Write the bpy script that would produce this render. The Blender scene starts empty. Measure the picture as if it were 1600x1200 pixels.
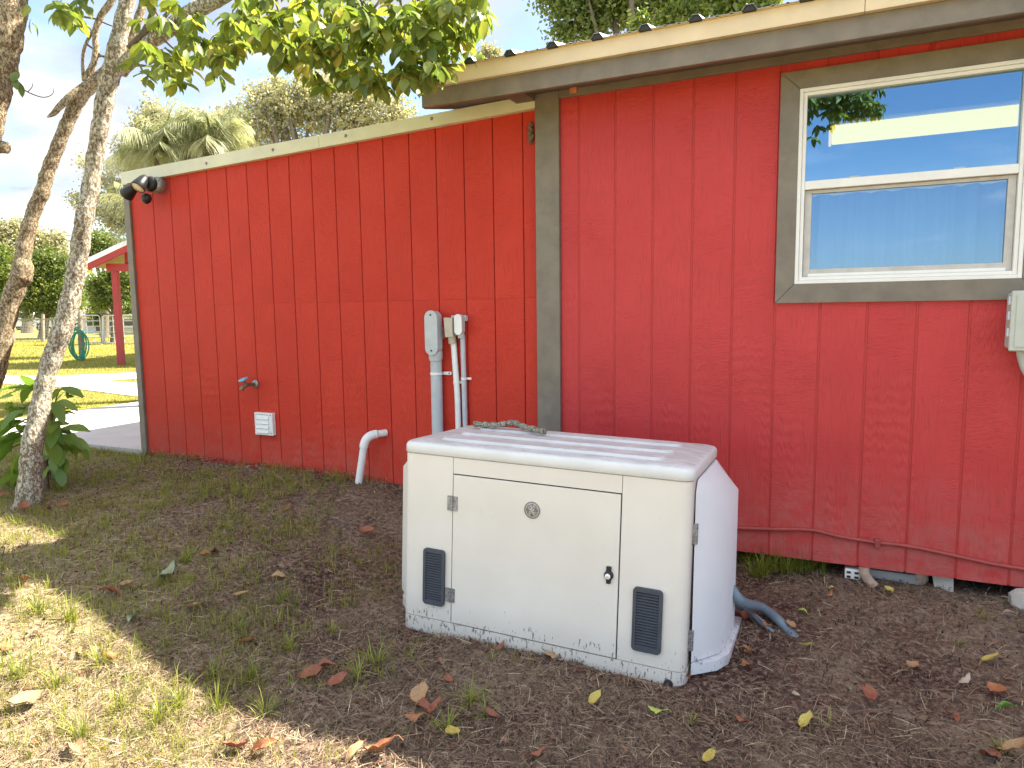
import bpy, math, random
import numpy as np
from mathutils import Vector, Matrix, Euler

random.seed(7)
rng = np.random.default_rng(7)
C = bpy.context.scene.collection
R = math.radians

# ------------------------------------------------------------------ camera
F_PX, EYE, DIST = 1068.63, 1.45, 3.6224
PITCH, YAW, ROLL = R(6.0657), R(24.8293), R(-0.7427)
fw = np.array([-math.sin(YAW) * math.cos(PITCH), math.cos(YAW) * math.cos(PITCH), -math.sin(PITCH)])
_r = np.array([math.cos(YAW), math.sin(YAW), 0.0])
_u = np.cross(_r, fw)
rt = _r * math.cos(ROLL) + _u * math.sin(ROLL)
up = -_r * math.sin(ROLL) + _u * math.cos(ROLL)
EYEP = np.array([0.0, -DIST, EYE])
cam = bpy.data.cameras.new('camera')
cam.sensor_width = 36.0
cam.lens = F_PX / 1600.0 * 36.0
cam.clip_start = 0.05
cam.clip_end = 3000
camo = bpy.data.objects.new('camera', cam)
C.objects.link(camo)
M = Matrix(((rt[0], up[0], -fw[0], EYEP[0]), (rt[1], up[1], -fw[1], EYEP[1]), (rt[2], up[2], -fw[2], EYEP[2]), (0, 0, 0, 1)))
camo.matrix_world = M
bpy.context.scene.camera = camo

# ------------------------------------------------------------------ light
SUN = Vector((0.598, 0.612, 1.0)).normalized()
sun_el = math.asin(SUN.z)
sun_az = math.atan2(SUN.x, SUN.y)
world = bpy.data.worlds.new('World')
bpy.context.scene.world = world
world.use_nodes = True
wn, wl = world.node_tree.nodes, world.node_tree.links
wn.clear()
out = wn.new('ShaderNodeOutputWorld')
bg = wn.new('ShaderNodeBackground')
bg.inputs['Strength'].default_value = 0.085
sky = wn.new('ShaderNodeTexSky')
sky.sky_type = 'NISHITA'
sky.sun_disc = False
sky.sun_elevation = sun_el
sky.sun_rotation = sun_az
sky.air_density = 1.0
sky.dust_density = 0.3
sky.ozone_density = 1.3
tc = wn.new('ShaderNodeTexCoord')
sep = wn.new('ShaderNodeSeparateXYZ')
wl.new(tc.outputs['Generated'], sep.inputs[0])
def wmath(op, a, b=None, clamp=False):
    n = wn.new('ShaderNodeMath'); n.operation = op; n.use_clamp = clamp
    for i, v in enumerate((a, b)):
        if v is None: continue
        if isinstance(v, (int, float)): n.inputs[i].default_value = v
        else: wl.new(v, n.inputs[i])
    return n.outputs[0]
zz = wmath('ADD', wmath('MAXIMUM', sep.outputs['Z'], 0.0), 0.22)
cx_ = wmath('DIVIDE', sep.outputs['X'], zz)
cy_ = wmath('DIVIDE', sep.outputs['Y'], zz)
comb = wn.new('ShaderNodeCombineXYZ')
wl.new(cx_, comb.inputs[0]); wl.new(cy_, comb.inputs[1]); comb.inputs[2].default_value = 3.1
nz = wn.new('ShaderNodeTexNoise'); nz.inputs['Scale'].default_value = 1.15; nz.inputs['Detail'].default_value = 9
nz.inputs['Roughness'].default_value = 0.56; nz.inputs['Distortion'].default_value = 0.25
wl.new(comb.outputs[0], nz.inputs['Vector'])
# cloud cover shaped for fill: more overhead and ahead, clear low behind viewer
front = wmath('ADD', wmath('SUBTRACT', wmath('MULTIPLY', sep.outputs['Y'], 0.06), 0.012), wmath('MULTIPLY', wmath('SUBTRACT', sep.outputs['Z'], 0.34), 0.28))  # front: cloud cover offset by direction, set for fill, not a weather front
cl = wmath('ADD', nz.outputs['Fac'], front)
rp = wn.new('ShaderNodeValToRGB')
rp.color_ramp.elements[0].position = 0.46; rp.color_ramp.elements[0].color = (0, 0, 0, 1)
rp.color_ramp.elements[1].position = 0.60; rp.color_ramp.elements[1].color = (1, 1, 1, 1)
wl.new(cl, rp.inputs[0])
nz2 = wn.new('ShaderNodeTexNoise'); nz2.inputs['Scale'].default_value = 2.6; nz2.inputs['Detail'].default_value = 6
wl.new(comb.outputs[0], nz2.inputs['Vector'])
rp2 = wn.new('ShaderNodeValToRGB')
rp2.color_ramp.elements[0].position = 0.36; rp2.color_ramp.elements[0].color = (2.15, 2.5, 3.35, 1)
rp2.color_ramp.elements[1].position = 0.60; rp2.color_ramp.elements[1].color = (4.9, 4.78, 4.7, 1)
wl.new(nz2.outputs['Fac'], rp2.inputs[0])
mx = wn.new('ShaderNodeMix'); mx.data_type = 'RGBA'
wl.new(wmath('MULTIPLY', rp.outputs['Color'], 0.93), mx.inputs['Factor'])
wl.new(sky.outputs['Color'], mx.inputs['A'])
# unseen clouds behind the viewer brightened as wall fill, those ahead dimmed
lit = wn.new('ShaderNodeVectorMath'); lit.operation = 'SCALE'
wl.new(rp2.outputs['Color'], lit.inputs[0]); wl.new(wmath('SUBTRACT', 1.04, wmath('MULTIPLY', sep.outputs['Y'], 0.62)), lit.inputs['Scale'])
wl.new(lit.outputs[0], mx.inputs['B'])
wl.new(mx.outputs['Result'], bg.inputs['Color'])
wl.new(bg.outputs[0], out.inputs[0])
sl = bpy.data.lights.new('sun', 'SUN')
sl.energy = 5.0; sl.angle = R(0.6); sl.color = (1.0, 0.93, 0.80)
so = bpy.data.objects.new('sun', sl); C.objects.link(so)
so.rotation_euler = (-SUN).to_track_quat('-Z', 'Y').to_euler()
so.location = (3, 4, 9)
vs = bpy.context.scene.view_settings
bpy.context.scene.display_settings.display_device = 'sRGB'
vs.view_transform = 'Standard'; vs.look = 'None'; vs.gamma = 1.0; vs.use_curve_mapping = False
vs.exposure = 2.05

# ------------------------------------------------------------------ helpers
def ray(px, py):
    return fw + rt * (px - 800) / F_PX - up * (py - 600) / F_PX
def at(px, py, dep):
    "point at a given distance along the optical axis"
    return EYEP + ray(px, py) * dep
def onplane(px, py, axis, v):
    d = ray(px, py)
    return EYEP + d * ((v - EYEP[axis]) / d[axis])

def sstep(a, b, x):
    t = np.clip((x - a) / (b - a), 0, 1)
    return t * t * (3 - 2 * t)
def ground_h(x, y):
    x = np.asarray(x, float); y = np.asarray(y, float)
    yy = np.clip(-y, 0, 1.4)
    hi = np.where(y < 0, 0.372 - 0.052 * yy, 0.372)
    lo = 0.075 + 0.045 * sstep(-0.9, 0.1, y)
    k = 1 - sstep(-3.0 + 0.05 * yy - 0.3 * yy, -1.1 - 0.42 * yy, x)
    h = lo + (hi - lo) * k
    near = sstep(-5.4, -4.7, x) * sstep(-6, -4, y) * (1 - sstep(0.3, 1.0, y))
    bump = 0.012 * np.sin(x * 5.1 + 1.3 * np.sin(y * 3.7)) * np.cos(y * 4.3 + x) + 0.006 * np.sin(x * 13 + y * 7) * np.sin(y * 15 - x * 4)
    slab = (1 - sstep(-4.95, -4.75, x)) * sstep(-0.08, 0.0, y)
    h = h + bump * near * (1 - 0.8 * sstep(-0.25, -0.05, y))
    return h - 0.03 * slab * (x > -7.9)
def onground(px, py, lift=0.0):
    d = ray(px, py); t = 1.2
    while t < 60:
        p = EYEP + d * t
        if p[2] < float(ground_h(p[0], p[1])): break
        t *= 1.004
    p = EYEP + d * t
    return np.array([p[0], p[1], float(ground_h(p[0], p[1])) + lift])

class MB:
    def __init__(s): s.v = []; s.f = []; s.sm = []
    def add(s, vs, fs, smooth=False):
        b = len(s.v); s.v += [tuple(map(float, v)) for v in vs]
        s.f += [tuple(b + i for i in f) for f in fs]; s.sm += [smooth] * len(fs); return s
    def box(s, lo, hi):
        (a, b, c), (d, e, f) = lo, hi
        v = [(a, b, c), (d, b, c), (d, e, c), (a, e, c), (a, b, f), (d, b, f), (d, e, f), (a, e, f)]
        return s.add(v, [(3, 2, 1, 0), (4, 5, 6, 7), (0, 1, 5, 4), (1, 2, 6, 5), (2, 3, 7, 6), (3, 0, 4, 7)])
    def hexa(s, v8):
        return s.add(v8, [(3, 2, 1, 0), (4, 5, 6, 7), (0, 1, 5, 4), (1, 2, 6, 5), (2, 3, 7, 6), (3, 0, 4, 7)])
    def prism(s, poly, fn, d0, d1, smooth=False):
        "poly: 2-D outline (counter clockwise seen from the front), fn(u,v,d)->xyz"
        n = len(poly)
        v = [fn(a, b, d0) for a, b in poly] + [fn(a, b, d1) for a, b in poly]
        s.add(v, [tuple(range(n)), tuple(range(2 * n - 1, n - 1, -1))])
        s.add(v, [(i, i + n, (i + 1) % n + n, (i + 1) % n) for i in range(n)], smooth)
        return s
    def tube(s, pts, rad, n=10, cap=True, rough=0.0, seed=0):
        pts = [np.array(p, float) for p in pts]
        if isinstance(rad, (int, float)): rad = [rad] * len(pts)
        rg = np.random.default_rng(seed)
        T = [pts[min(i + 1, len(pts) - 1)] - pts[max(i - 1, 0)] for i in range(len(pts))]
        T = [t / (np.linalg.norm(t) + 1e-9) for t in T]
        a = np.array([0, 0, 1.0]) if abs(T[0][2]) < .9 else np.array([1.0, 0, 0])
        n0 = np.cross(T[0], a); n0 /= np.linalg.norm(n0)
        vs, fs = [], []
        for i, p in enumerate(pts):
            n0 = n0 - T[i] * (n0 @ T[i]); n0 /= np.linalg.norm(n0); b0 = np.cross(T[i], n0)
            for k in range(n):
                an = 2 * math.pi * k / n
                rr = rad[i] * (1 + (rg.random() - .5) * rough)
                vs.append(p + (n0 * math.cos(an) + b0 * math.sin(an)) * rr)
        for i in range(len(pts) - 1):
            for k in range(n):
                fs.append((i * n + k, i * n + (k + 1) % n, (i + 1) * n + (k + 1) % n, (i + 1) * n + k))
        s.add(vs, fs, True)
        if cap:
            m = (len(pts) - 1) * n
            s.add(vs[:n], [tuple(range(n - 1, -1, -1))]); s.add(vs[m:m + n], [tuple(range(n))])
        return s
    def lathe(s, prof, org, axis, n=20):
        "prof: list of (radius, along)"
        ax = np.array(axis, float); ax /= np.linalg.norm(ax); org = np.array(org, float)
        a = np.array([0, 0, 1.0]) if abs(ax[2]) < .9 else np.array([1.0, 0, 0])
        e1 = np.cross(ax, a); e1 /= np.linalg.norm(e1); e2 = np.cross(ax, e1)
        vs, fs = [], []
        for r_, h in prof:
            for k in range(n):
                an = 2 * math.pi * k / n
                vs.append(org + ax * h + (e1 * math.cos(an) + e2 * math.sin(an)) * max(r_, 1e-4))
        for i in range(len(prof) - 1):
            for k in range(n):
                fs.append((i * n + k, i * n + (k + 1) % n, (i + 1) * n + (k + 1) % n, (i + 1) * n + k))
        return s.add(vs, fs, True)
    def mesh(s, name, mat):
        me = bpy.data.meshes.new(name)
        me.from_pydata(s.v, [], s.f)
        me.polygons.foreach_set('use_smooth', s.sm)
        me.materials.append(mat)
        me.update()
        return me
    def build(s, name, mat, parent=None, bevel=0.0, seg=2, label=None):
        me = s.mesh(name, mat)
        o = bpy.data.objects.new(name, me); C.objects.link(o)
        if parent is not None: hang(o, parent)
        if bevel:
            m = o.modifiers.new('bevel', 'BEVEL'); m.width = bevel; m.segments = seg
            m.limit_method = 'ANGLE'; m.angle_limit = R(35); m.harden_normals = False
            for p in me.polygons: p.use_smooth = True
            w = o.modifiers.new('wn', 'WEIGHTED_NORMAL'); w.keep_sharp = True
        if label: o['label'] = label
        return o
def curve_pts(pts, n=6):
    pts = [np.array(p, float) for p in pts]; o = []
    for i in range(len(pts) - 1):
        p0 = pts[max(i - 1, 0)]; p1 = pts[i]; p2 = pts[i + 1]; p3 = pts[min(i + 2, len(pts) - 1)]
        for k in range(n):
            t = k / n; o.append(.5 * ((2 * p1) + (-p0 + p2) * t + (2 * p0 - 5 * p1 + 4 * p2 - p3) * t * t + (-p0 + 3 * p1 - 3 * p2 + p3) * t ** 3))
    o.append(pts[-1]); return o
WORLD = {}
def hang(o, parent):
    "child whose mesh is written in world coordinates, under a parent anywhere"
    o.parent = parent
    o.matrix_local = WORLD[parent.name].inverted() if parent.name in WORLD else Matrix()
    WORLD[o.name] = Matrix()
def hang_at(o, parent, mw):
    o.parent = parent
    o.matrix_local = WORLD[parent.name].inverted() @ mw if parent.name in WORLD else mw
    WORLD[o.name] = mw
def thing(name, loc, label, cat, group=None, mw=None):
    o = bpy.data.objects.new(name, None); C.objects.link(o)
    o.empty_display_size = .1
    m = mw if mw is not None else Matrix.Translation(Vector([float(c) for c in loc]))
    o.matrix_world = m
    WORLD[o.name] = m.copy()
    return tag(o, label, cat, group)
def tag(o, label, cat, group=None, kind=None):
    if label: o['label'] = label
    if cat: o['category'] = cat
    if group: o['group'] = group
    if kind: o['kind'] = kind
    return o
def structure(o):
    o['kind'] = 'structure'; return o

# ------------------------------------------------------------------ materials
def rgb(c): return (c[0], c[1], c[2], 1)
class NT:
    def __init__(s, name):
        s.m = bpy.data.materials.new(name); s.m.use_nodes = True
        s.n = s.m.node_tree.nodes; s.l = s.m.node_tree.links
        s.p = s.n['Principled BSDF']; s.out = s.n['Material Output']
        s.tc = s.n.new('ShaderNodeTexCoord')
    def link(s, a, b): s.l.new(a, b)
    def val(s, sock, v):
        if isinstance(v, (int, float)): sock.default_value = v
        elif isinstance(v, tuple): sock.default_value = v if len(v) == len(sock.default_value) else rgb(v)
        else: s.l.new(v, sock)
    def mapping(s, scale=(1, 1, 1), rand=False, coord='Object', geo=False):
        n = s.n.new('ShaderNodeMapping'); n.inputs['Scale'].default_value = scale
        src = s.tc.outputs[coord]
        if geo:
            g = s.n.new('ShaderNodeNewGeometry'); src = g.outputs['Position']
        s.l.new(src, n.inputs['Vector'])
        if rand:
            oi = s.n.new('ShaderNodeObjectInfo'); mm = s.n.new('ShaderNodeMath'); mm.operation = 'MULTIPLY'
            s.l.new(oi.outputs['Random'], mm.inputs[0]); mm.inputs[1].default_value = 57.0
            s.l.new(mm.outputs[0], n.inputs['Location'])
        return n.outputs[0]
    def noise(s, vec, scale, detail=5, rough=.55, dist=0.0):
        n = s.n.new('ShaderNodeTexNoise'); n.inputs['Scale'].default_value = scale
        n.inputs['Detail'].default_value = detail; n.inputs['Roughness'].default_value = rough
        n.inputs['Distortion'].default_value = dist
        if vec is not None: s.l.new(vec, n.inputs['Vector'])
        return n.outputs['Fac']
    def voro(s, vec, scale, feature='F1'):
        n = s.n.new('ShaderNodeTexVoronoi'); n.inputs['Scale'].default_value = scale; n.feature = feature
        s.l.new(vec, n.inputs['Vector']); return n.outputs['Distance']
    def ramp(s, fac, stops):
        n = s.n.new('ShaderNodeValToRGB'); e = n.color_ramp.elements
        while len(e) < len(stops): e.new(0.5)
        for i, (p, c) in enumerate(stops):
            e[i].position = p; e[i].color = rgb(c) if isinstance(c, tuple) else (c, c, c, 1)
        s.l.new(fac, n.inputs[0]); return n.outputs['Color']
    def mix(s, fac, a, b, mode='MIX'):
        n = s.n.new('ShaderNodeMix'); n.data_type = 'RGBA'; n.blend_type = mode
        for k, v in (('Factor', fac), ('A', a), ('B', b)):
            sock = [i for i in n.inputs if i.name == k and (i.type == 'RGBA' if k != 'Factor' else i.type == 'VALUE')][0]
            s.val(sock, v)
        return [o for o in n.outputs if o.type == 'RGBA'][0]
    def math(s, op, a, b=0.0, clamp=False):
        n = s.n.new('ShaderNodeMath'); n.operation = op; n.use_clamp = clamp
        s.val(n.inputs[0], a); s.val(n.inputs[1], b); return n.outputs[0]
    def bump(s, h, strength=.3, dist=.01, normal=None):
        n = s.n.new('ShaderNodeBump'); n.inputs['Strength'].default_value = strength; n.inputs['Distance'].default_value = dist
        s.l.new(h, n.inputs['Height'])
        if normal is not None: s.l.new(normal, n.inputs['Normal'])
        return n.outputs[0]
    def done(s, col=None, rough=None, bump=None, spec=None, metal=None):
        if col is not None: s.val(s.p.inputs['Base Color'], col)
        if rough is not None: s.val(s.p.inputs['Roughness'], rough)
        if bump is not None: s.l.new(bump, s.p.inputs['Normal'])
        if spec is not None: s.p.inputs['Specular IOR Level'].default_value = spec
        if metal is not None: s.p.inputs['Metallic'].default_value = metal
        return s.m

def simple(name, col, rough=.5, var=.12, scale=18, bump=.05, spec=.4, metal=0.0, bscale=60, grime=0.0):
    t = NT(name); v = t.mapping()
    n = t.noise(v, scale, 6)
    lo = tuple(c * (1 - var) for c in col); hi = tuple(min(1, c * (1 + var)) for c in col)
    c = t.ramp(n, [(.3, lo), (.7, hi)])
    if grime:
        g = t.noise(v, 7, 8, .7)
        c = t.mix(t.math('MULTIPLY', t.ramp(g, [(.5, 0.0), (.72, 1.0)]), grime), c, (.09, .075, .055))
    b = t.bump(t.noise(v, bscale, 4), bump, .004)
    return t.done(c, t.math('ADD', t.math('MULTIPLY', n, .15), rough - .07), b, spec, metal)

def siding_mat(name, base, fade, rand=True, spec=.38):
    t = NT(name)
    v = t.mapping((1, 1, 1), rand=True)
    fine = t.mapping((150, 150, 9), rand=True)       # vertical grain
    cross = t.mapping((26, 26, 120), rand=True)         # saw ripples across a board
    arch = t.mapping((9, 9, 1.1), rand=True)
    g1 = t.noise(fine, 1.0, 5, .6, .4)
    g2 = t.noise(cross, 1.0, 4, .6, 1.2)
    w = t.n.new('ShaderNodeTexWave'); w.wave_type = 'RINGS'; w.rings_direction = 'X'
    w.inputs['Scale'].default_value = 6.0; w.inputs['Distortion'].default_value = 5.0; w.inputs['Detail'].default_value = 3
    t.link(arch, w.inputs['Vector'])
    patch = t.ramp(t.noise(v, 3.0, 3), [(.42, 0.0), (.6, 1.0)])
    sel = t.ramp(t.noise(t.mapping((1, 1, .35), rand=True), 5.0, 2), [(.5, 0.0), (.62, 1.0)])
    h = t.mix(patch, g1, g2)
    hc = h; h = t.mix(t.math('MULTIPLY', sel, .45), h, w.outputs['Color'])
    b = t.bump(h, 1.0, .0034)
    b = t.bump(t.noise(v, 160, 3), .15, .001, b)
    n = t.noise(v, 2.2, 6, .6)
    c = t.ramp(n, [(.3, base), (.7, fade)])
    c = t.mix(t.ramp(hc, [(.32, .45), (.50, 0.0)]), c, tuple(k * .62 for k in base))  # grain pits darkened in colour to stand in for weak relief shading
    # chalky dirt splashed up from the ground and sparse pale chips
    geo = t.n.new('ShaderNodeNewGeometry'); sp = t.n.new('ShaderNodeSeparateXYZ'); t.link(geo.outputs['Position'], sp.inputs[0])
    low = t.math('MULTIPLY', t.math('SUBTRACT', .72, sp.outputs['Z']), 2.2, True)
    dirt = t.math('MULTIPLY', low, t.ramp(t.noise(t.mapping(geo=True), 9, 8, .7), [(.35, 0.0), (.75, 1.0)]))
    c = t.mix(t.math('MULTIPLY', dirt, .62), c, (.36, .20, .165))
    chip = t.ramp(t.voro(t.mapping((1, 1, .6), geo=True), 24), [(.0, 1.0), (.055, 0.0)])
    cm = t.ramp(t.noise(t.mapping(geo=True), 6, 3), [(.52, 0.0), (.66, 1.0)])
    c = t.mix(t.math('MULTIPLY', t.math('MULTIPLY', chip, cm), .6), c, (.75, .52, .46))
    return t.done(c, t.math('ADD', t.math('MULTIPLY', g1, .2), .40), b, spec)

m_red = siding_mat('barn_red_siding', (.49, .036, .036), (.56, .048, .047), spec=.34)
m_redL = siding_mat('barn_red_siding_orange', (.50, .036, .020), (.57, .048, .028), spec=.18)  # left wall red: more orange and less glossy than the right
m_redback = simple('red_groove_paint', (.26, .022, .014), .6)
m_redgroove = simple('red_groove_floor', (.43, .036, .030), .5)
m_grey = simple('taupe_trim_paint', (.20, .168, .132), .5, .16, 9, .3, .4, 0, 70, .30)
m_cream = simple('cream_metal_trim', (.70, .56, .36), .42, .07, 5, .03, .5, 0, 40, .08)
m_rake = simple('pale_olive_metal_trim', (.66, .65, .50), .4, .08, 5, .03, .5, 0, 40, .10)
m_soffit = simple('brown_soffit_paint', (.16, .115, .095), .6, .15, 8, .1)
m_white = simple('white_vinyl', (.80, .78, .74), .35, .04, 12, .02, .5, 0, 60, .05)
m_sash = simple('grey_sash_aluminium', (.52, .49, .46), .45, .1, 20, .05, .5, 0, 60, .25)
m_roof = simple('galvanised_roof', (.55, .55, .54), .35, .1, 4, .03, .5, .6)
m_dark = simple('dark_closure', (.035, .033, .03), .7)
m_pvcgrey = simple('grey_conduit', (.48, .51, .53), .45, .07, 20, .03, .4, 0, 60, .10)
m_pvcbeige = simple('aged_beige_conduit', (.50, .45, .36), .5, .1, 20, .05)
m_pvcwhite = simple('white_pvc', (.80, .80, .78), .35, .04, 20, .02, .5, 0, 60, .12)
m_box = simple('electrical_box_grey', (.50, .52, .45), .45, .06, 10, .03, .4, 0, 60, .10)
m_black = simple('black_plastic', (.018, .018, .02), .4, .15)
m_vent = simple('charcoal_plastic', (.060, .066, .080), .5, .12, 30, .05)
m_ventdark = simple('vent_dark_plastic', (.014, .016, .022), .6, .1, 30, .02)  # near-black plastic behind the slats and inside the case
m_zinc = simple('weathered_zinc', (.28, .28, .29), .45, .5, 90, .15, .5, .55, 80)
m_blue = simple('chalky_blue_handle', (.16, .46, .62), .55, .25, 60, .1)
m_brass = simple('weathered_brass', (.20, .15, .09), .5, .3, 60, .2, .5, .5)
m_redpaint = simple('red_painted_conduit', (.36, .060, .048), .5, .15, 20, .08)
m_hose = simple('blue_grey_liquidtight', (.16, .21, .25), .4, .12, 20, .04, .5)
m_ghose = simple('green_hose', (.01, .22, .12), .4, .15, 20, .03, .5)
m_concrete = simple('pale_concrete', (.52, .50, .46), .85, .08, 3, .2, .2, 0, 90, .12)
m_block = simple('concrete_block', (.36, .35, .33), .9, .2, 14, .5, .2, 0, 70, .2)
m_stone = simple('pale_stone', (.50, .46, .40), .9, .2, 14, .5, .2, 0, 50, .2)
m_terra = simple('broken_terracotta', (.42, .30, .22), .85, .3, 30, .4)
m_wood = simple('weathered_post_wood', (.26, .22, .17), .85, .25, 14, .4, .2)
m_steel = simple('galvanised_tube', (.50, .48, .45), .45, .15, 10, .03, .5, .4)
m_shedred = simple('pavilion_red_paint', (.33, .032, .03), .5, .1, 5)
m_osb = simple('raw_roof_decking', (.45, .36, .22), .8, .15, 14)
m_nest = simple('mud_nest', (.16, .13, .09), .95, .3, 40, .8)
m_farwall = simple('cream_render', (.62, .58, .45), .8, .05)
m_farwhite = simple('white_render', (.72, .72, .70), .8, .05)
m_shingle = simple('brown_shingle', (.34, .25, .21), .85, .15, 10)
m_carpaint = simple('white_car_paint', (.70, .72, .75), .25, .03, 4, .0, .6)
m_tyre = simple('tyre_rubber', (.02, .02, .02), .8)
m_farglass = simple('dark_window_glass', (.04, .05, .06), .1, .05, 4, 0, .6)
m_interior = simple('interior_wall_paint', (.30, .30, .29), .9, .05)
m_curtain = simple('blue_grey_curtain', (.62, .68, .74), .9, .06, 8)
m_lens = simple('flood_lens', (.75, .62, .50), .3, .05)
m_copper = simple('orange_connector', (.62, .22, .10), .6, .2)

def plastic(name='generator_plastic', ca=(.68, .63, .555), cb=(.74, .695, .62)):
    t = NT(name)
    v = t.mapping()
    n = t.noise(v, 3.2, 5)
    c = t.ramp(n, [(.3, ca), (.7, cb)])
    sp = t.n.new('ShaderNodeSeparateXYZ'); t.link(t.tc.outputs['Object'], sp.inputs[0])
    # mud splashed up from below: streaky specks thickest by the skirt
    streak = t.noise(t.mapping((150, 150, 38)), 1.0, 3, .6)
    blob = t.noise(v, 14, 4, .6)
    hgt = t.math('MINIMUM', t.math('SUBTRACT', .13, sp.outputs['Z']), .125)
    k = t.math('ADD', t.math('MULTIPLY', hgt, 1.55), t.math('MULTIPLY', t.math('SUBTRACT', blob, .5), .55))
    thr = t.math('ADD', streak, k)
    spk = t.ramp(thr, [(.795, 0.0), (.835, 1.0)])
    c = t.mix(t.math('MULTIPLY', spk, .85), c, (.045, .035, .028))
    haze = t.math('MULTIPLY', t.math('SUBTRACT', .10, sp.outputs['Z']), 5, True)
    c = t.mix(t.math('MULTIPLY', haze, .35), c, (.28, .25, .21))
    grime = t.ramp(t.noise(t.mapping((1, 1, .5)), 22, 8, .75), [(.60, 0.0), (.78, 1.0)])
    c = t.mix(t.math('MULTIPLY', grime, .22), c, (.26, .23, .18))
    b = t.bump(t.noise(v, 260, 2), .12, .0006)
    b = t.bump(t.noise(v, 2.5, 2), .25, .01, b)
    return t.done(c, .48, b, .4)
m_gen = plastic()
m_cap = plastic('sky_tinted_end_plastic', (.70, .71, .73), (.77, .78, .80))  # same plastic; bluish sky light put into a cooler base colour
def lidmat():
    t = NT('generator_lid_plastic')
    v = t.mapping()
    c = t.ramp(t.noise(v, 4, 5), [(.3, (.62, .62, .60)), (.7, (.72, .72, .70))])  # cooler than the case: sky blueness put into the colour
    dirt = t.ramp(t.noise(t.mapping((1, 2.4, 1)), 9, 8, .75), [(.40, 0.0), (.62, 1.0)])
    geo = t.n.new('ShaderNodeNewGeometry'); sp = t.n.new('ShaderNodeSeparateXYZ'); t.link(geo.outputs['Normal'], sp.inputs[0])
    upf = t.ramp(sp.outputs['Z'], [(.7, 0.0), (.97, 1.0)])
    c = t.mix(t.math('MULTIPLY', t.math('MULTIPLY', dirt, upf), .5), c, (.27, .27, .265))
    spk = t.ramp(t.voro(v, 55), [(.04, 1.0), (.10, 0.0)])
    c = t.mix(t.math('MULTIPLY', t.math('MULTIPLY', spk, upf), .6), c, (.08, .06, .05))
    return t.done(c, .45, t.bump(t.noise(v, 200, 2), .12, .0006), .4)
m_lid = lidmat()

def leafmat(name, a, b_, c_=None, trans=.45, attr=False, rough=.45):
    "a..b_ colour range by object (or by the tint attribute), c_ = rare tint"
    t = NT(name); t.n.remove(t.p)
    if attr:
        r = t.n.new('ShaderNodeAttribute'); r.attribute_name = 'tint'; fac = r.outputs['Fac']
    else:
        oi = t.n.new('ShaderNodeObjectInfo'); fac = oi.outputs['Random']
    stops = [(0.0, a), (.85, b_)] + ([(1.0, c_)] if c_ else [])
    col = t.ramp(fac, stops)
    nn = t.noise(t.mapping((1, 1, 1)), 30, 4)
    col = t.mix(t.math('MULTIPLY', nn, .5), col, tuple(k * .6 for k in a))
    d = t.n.new('ShaderNodeBsdfDiffuse'); t.link(col, d.inputs[0])
    tr = t.n.new('ShaderNodeBsdfTranslucent')
    t.link(t.mix(.5, col, (1.0, .95, .25), 'MULTIPLY'), tr.inputs[0])
    ms = t.n.new('ShaderNodeMixShader'); ms.inputs[0].default_value = trans
    t.link(d.outputs[0], ms.inputs[1]); t.link(tr.outputs[0], ms.inputs[2])
    g = t.n.new('ShaderNodeBsdfGlossy'); g.inputs['Roughness'].default_value = rough
    m2 = t.n.new('ShaderNodeMixShader'); m2.inputs[0].default_value = .04
    t.link(ms.outputs[0], m2.inputs[1]); t.link(g.outputs[0], m2.inputs[2])
    t.link(m2.outputs[0], t.out.inputs[0])
    return t.m
m_leaf = leafmat('broad_green_leaf', (.13, .21, .04), (.40, .47, .085), (.66, .56, .09), .6)
m_leafs = leafmat('broad_green_leaf_mass', (.13, .21, .04), (.40, .47, .085), (.66, .56, .09), .6, True)
m_sap = leafmat('sapling_leaf', (.16, .30, .05), (.36, .50, .10), None, .5)
m_oak = leafmat('grey_green_oak_leaf', (.30, .30, .18), (.68, .64, .42), (.78, .72, .44), .5, True)
m_dkgreen = leafmat('dark_green_leaf', (.09, .14, .03), (.28, .34, .07), (.56, .52, .08), .5, True)
m_ltgreen = leafmat('light_green_leaf', (.10, .17, .03), (.24, .28, .04), (.50, .38, .06), .5, True)
m_palm = leafmat('palm_leaf', (.24, .28, .13), (.58, .58, .36), None, .4, True)
m_grass = leafmat('grass_blade', (.13, .18, .03), (.56, .58, .07), (.86, .74, .24), .45, True)
m_lawn = leafmat('lawn_blade', (.22, .23, .04), (.52, .46, .08), (.66, .54, .18), .4, True)
m_straw = leafmat('dry_straw', (.15, .088, .064), (.52, .38, .24), (.90, .78, .50), .1, True)
m_chip = leafmat('dark_litter', (.030, .016, .012), (.12, .068, .052), (.34, .20, .14), .05, True)

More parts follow.
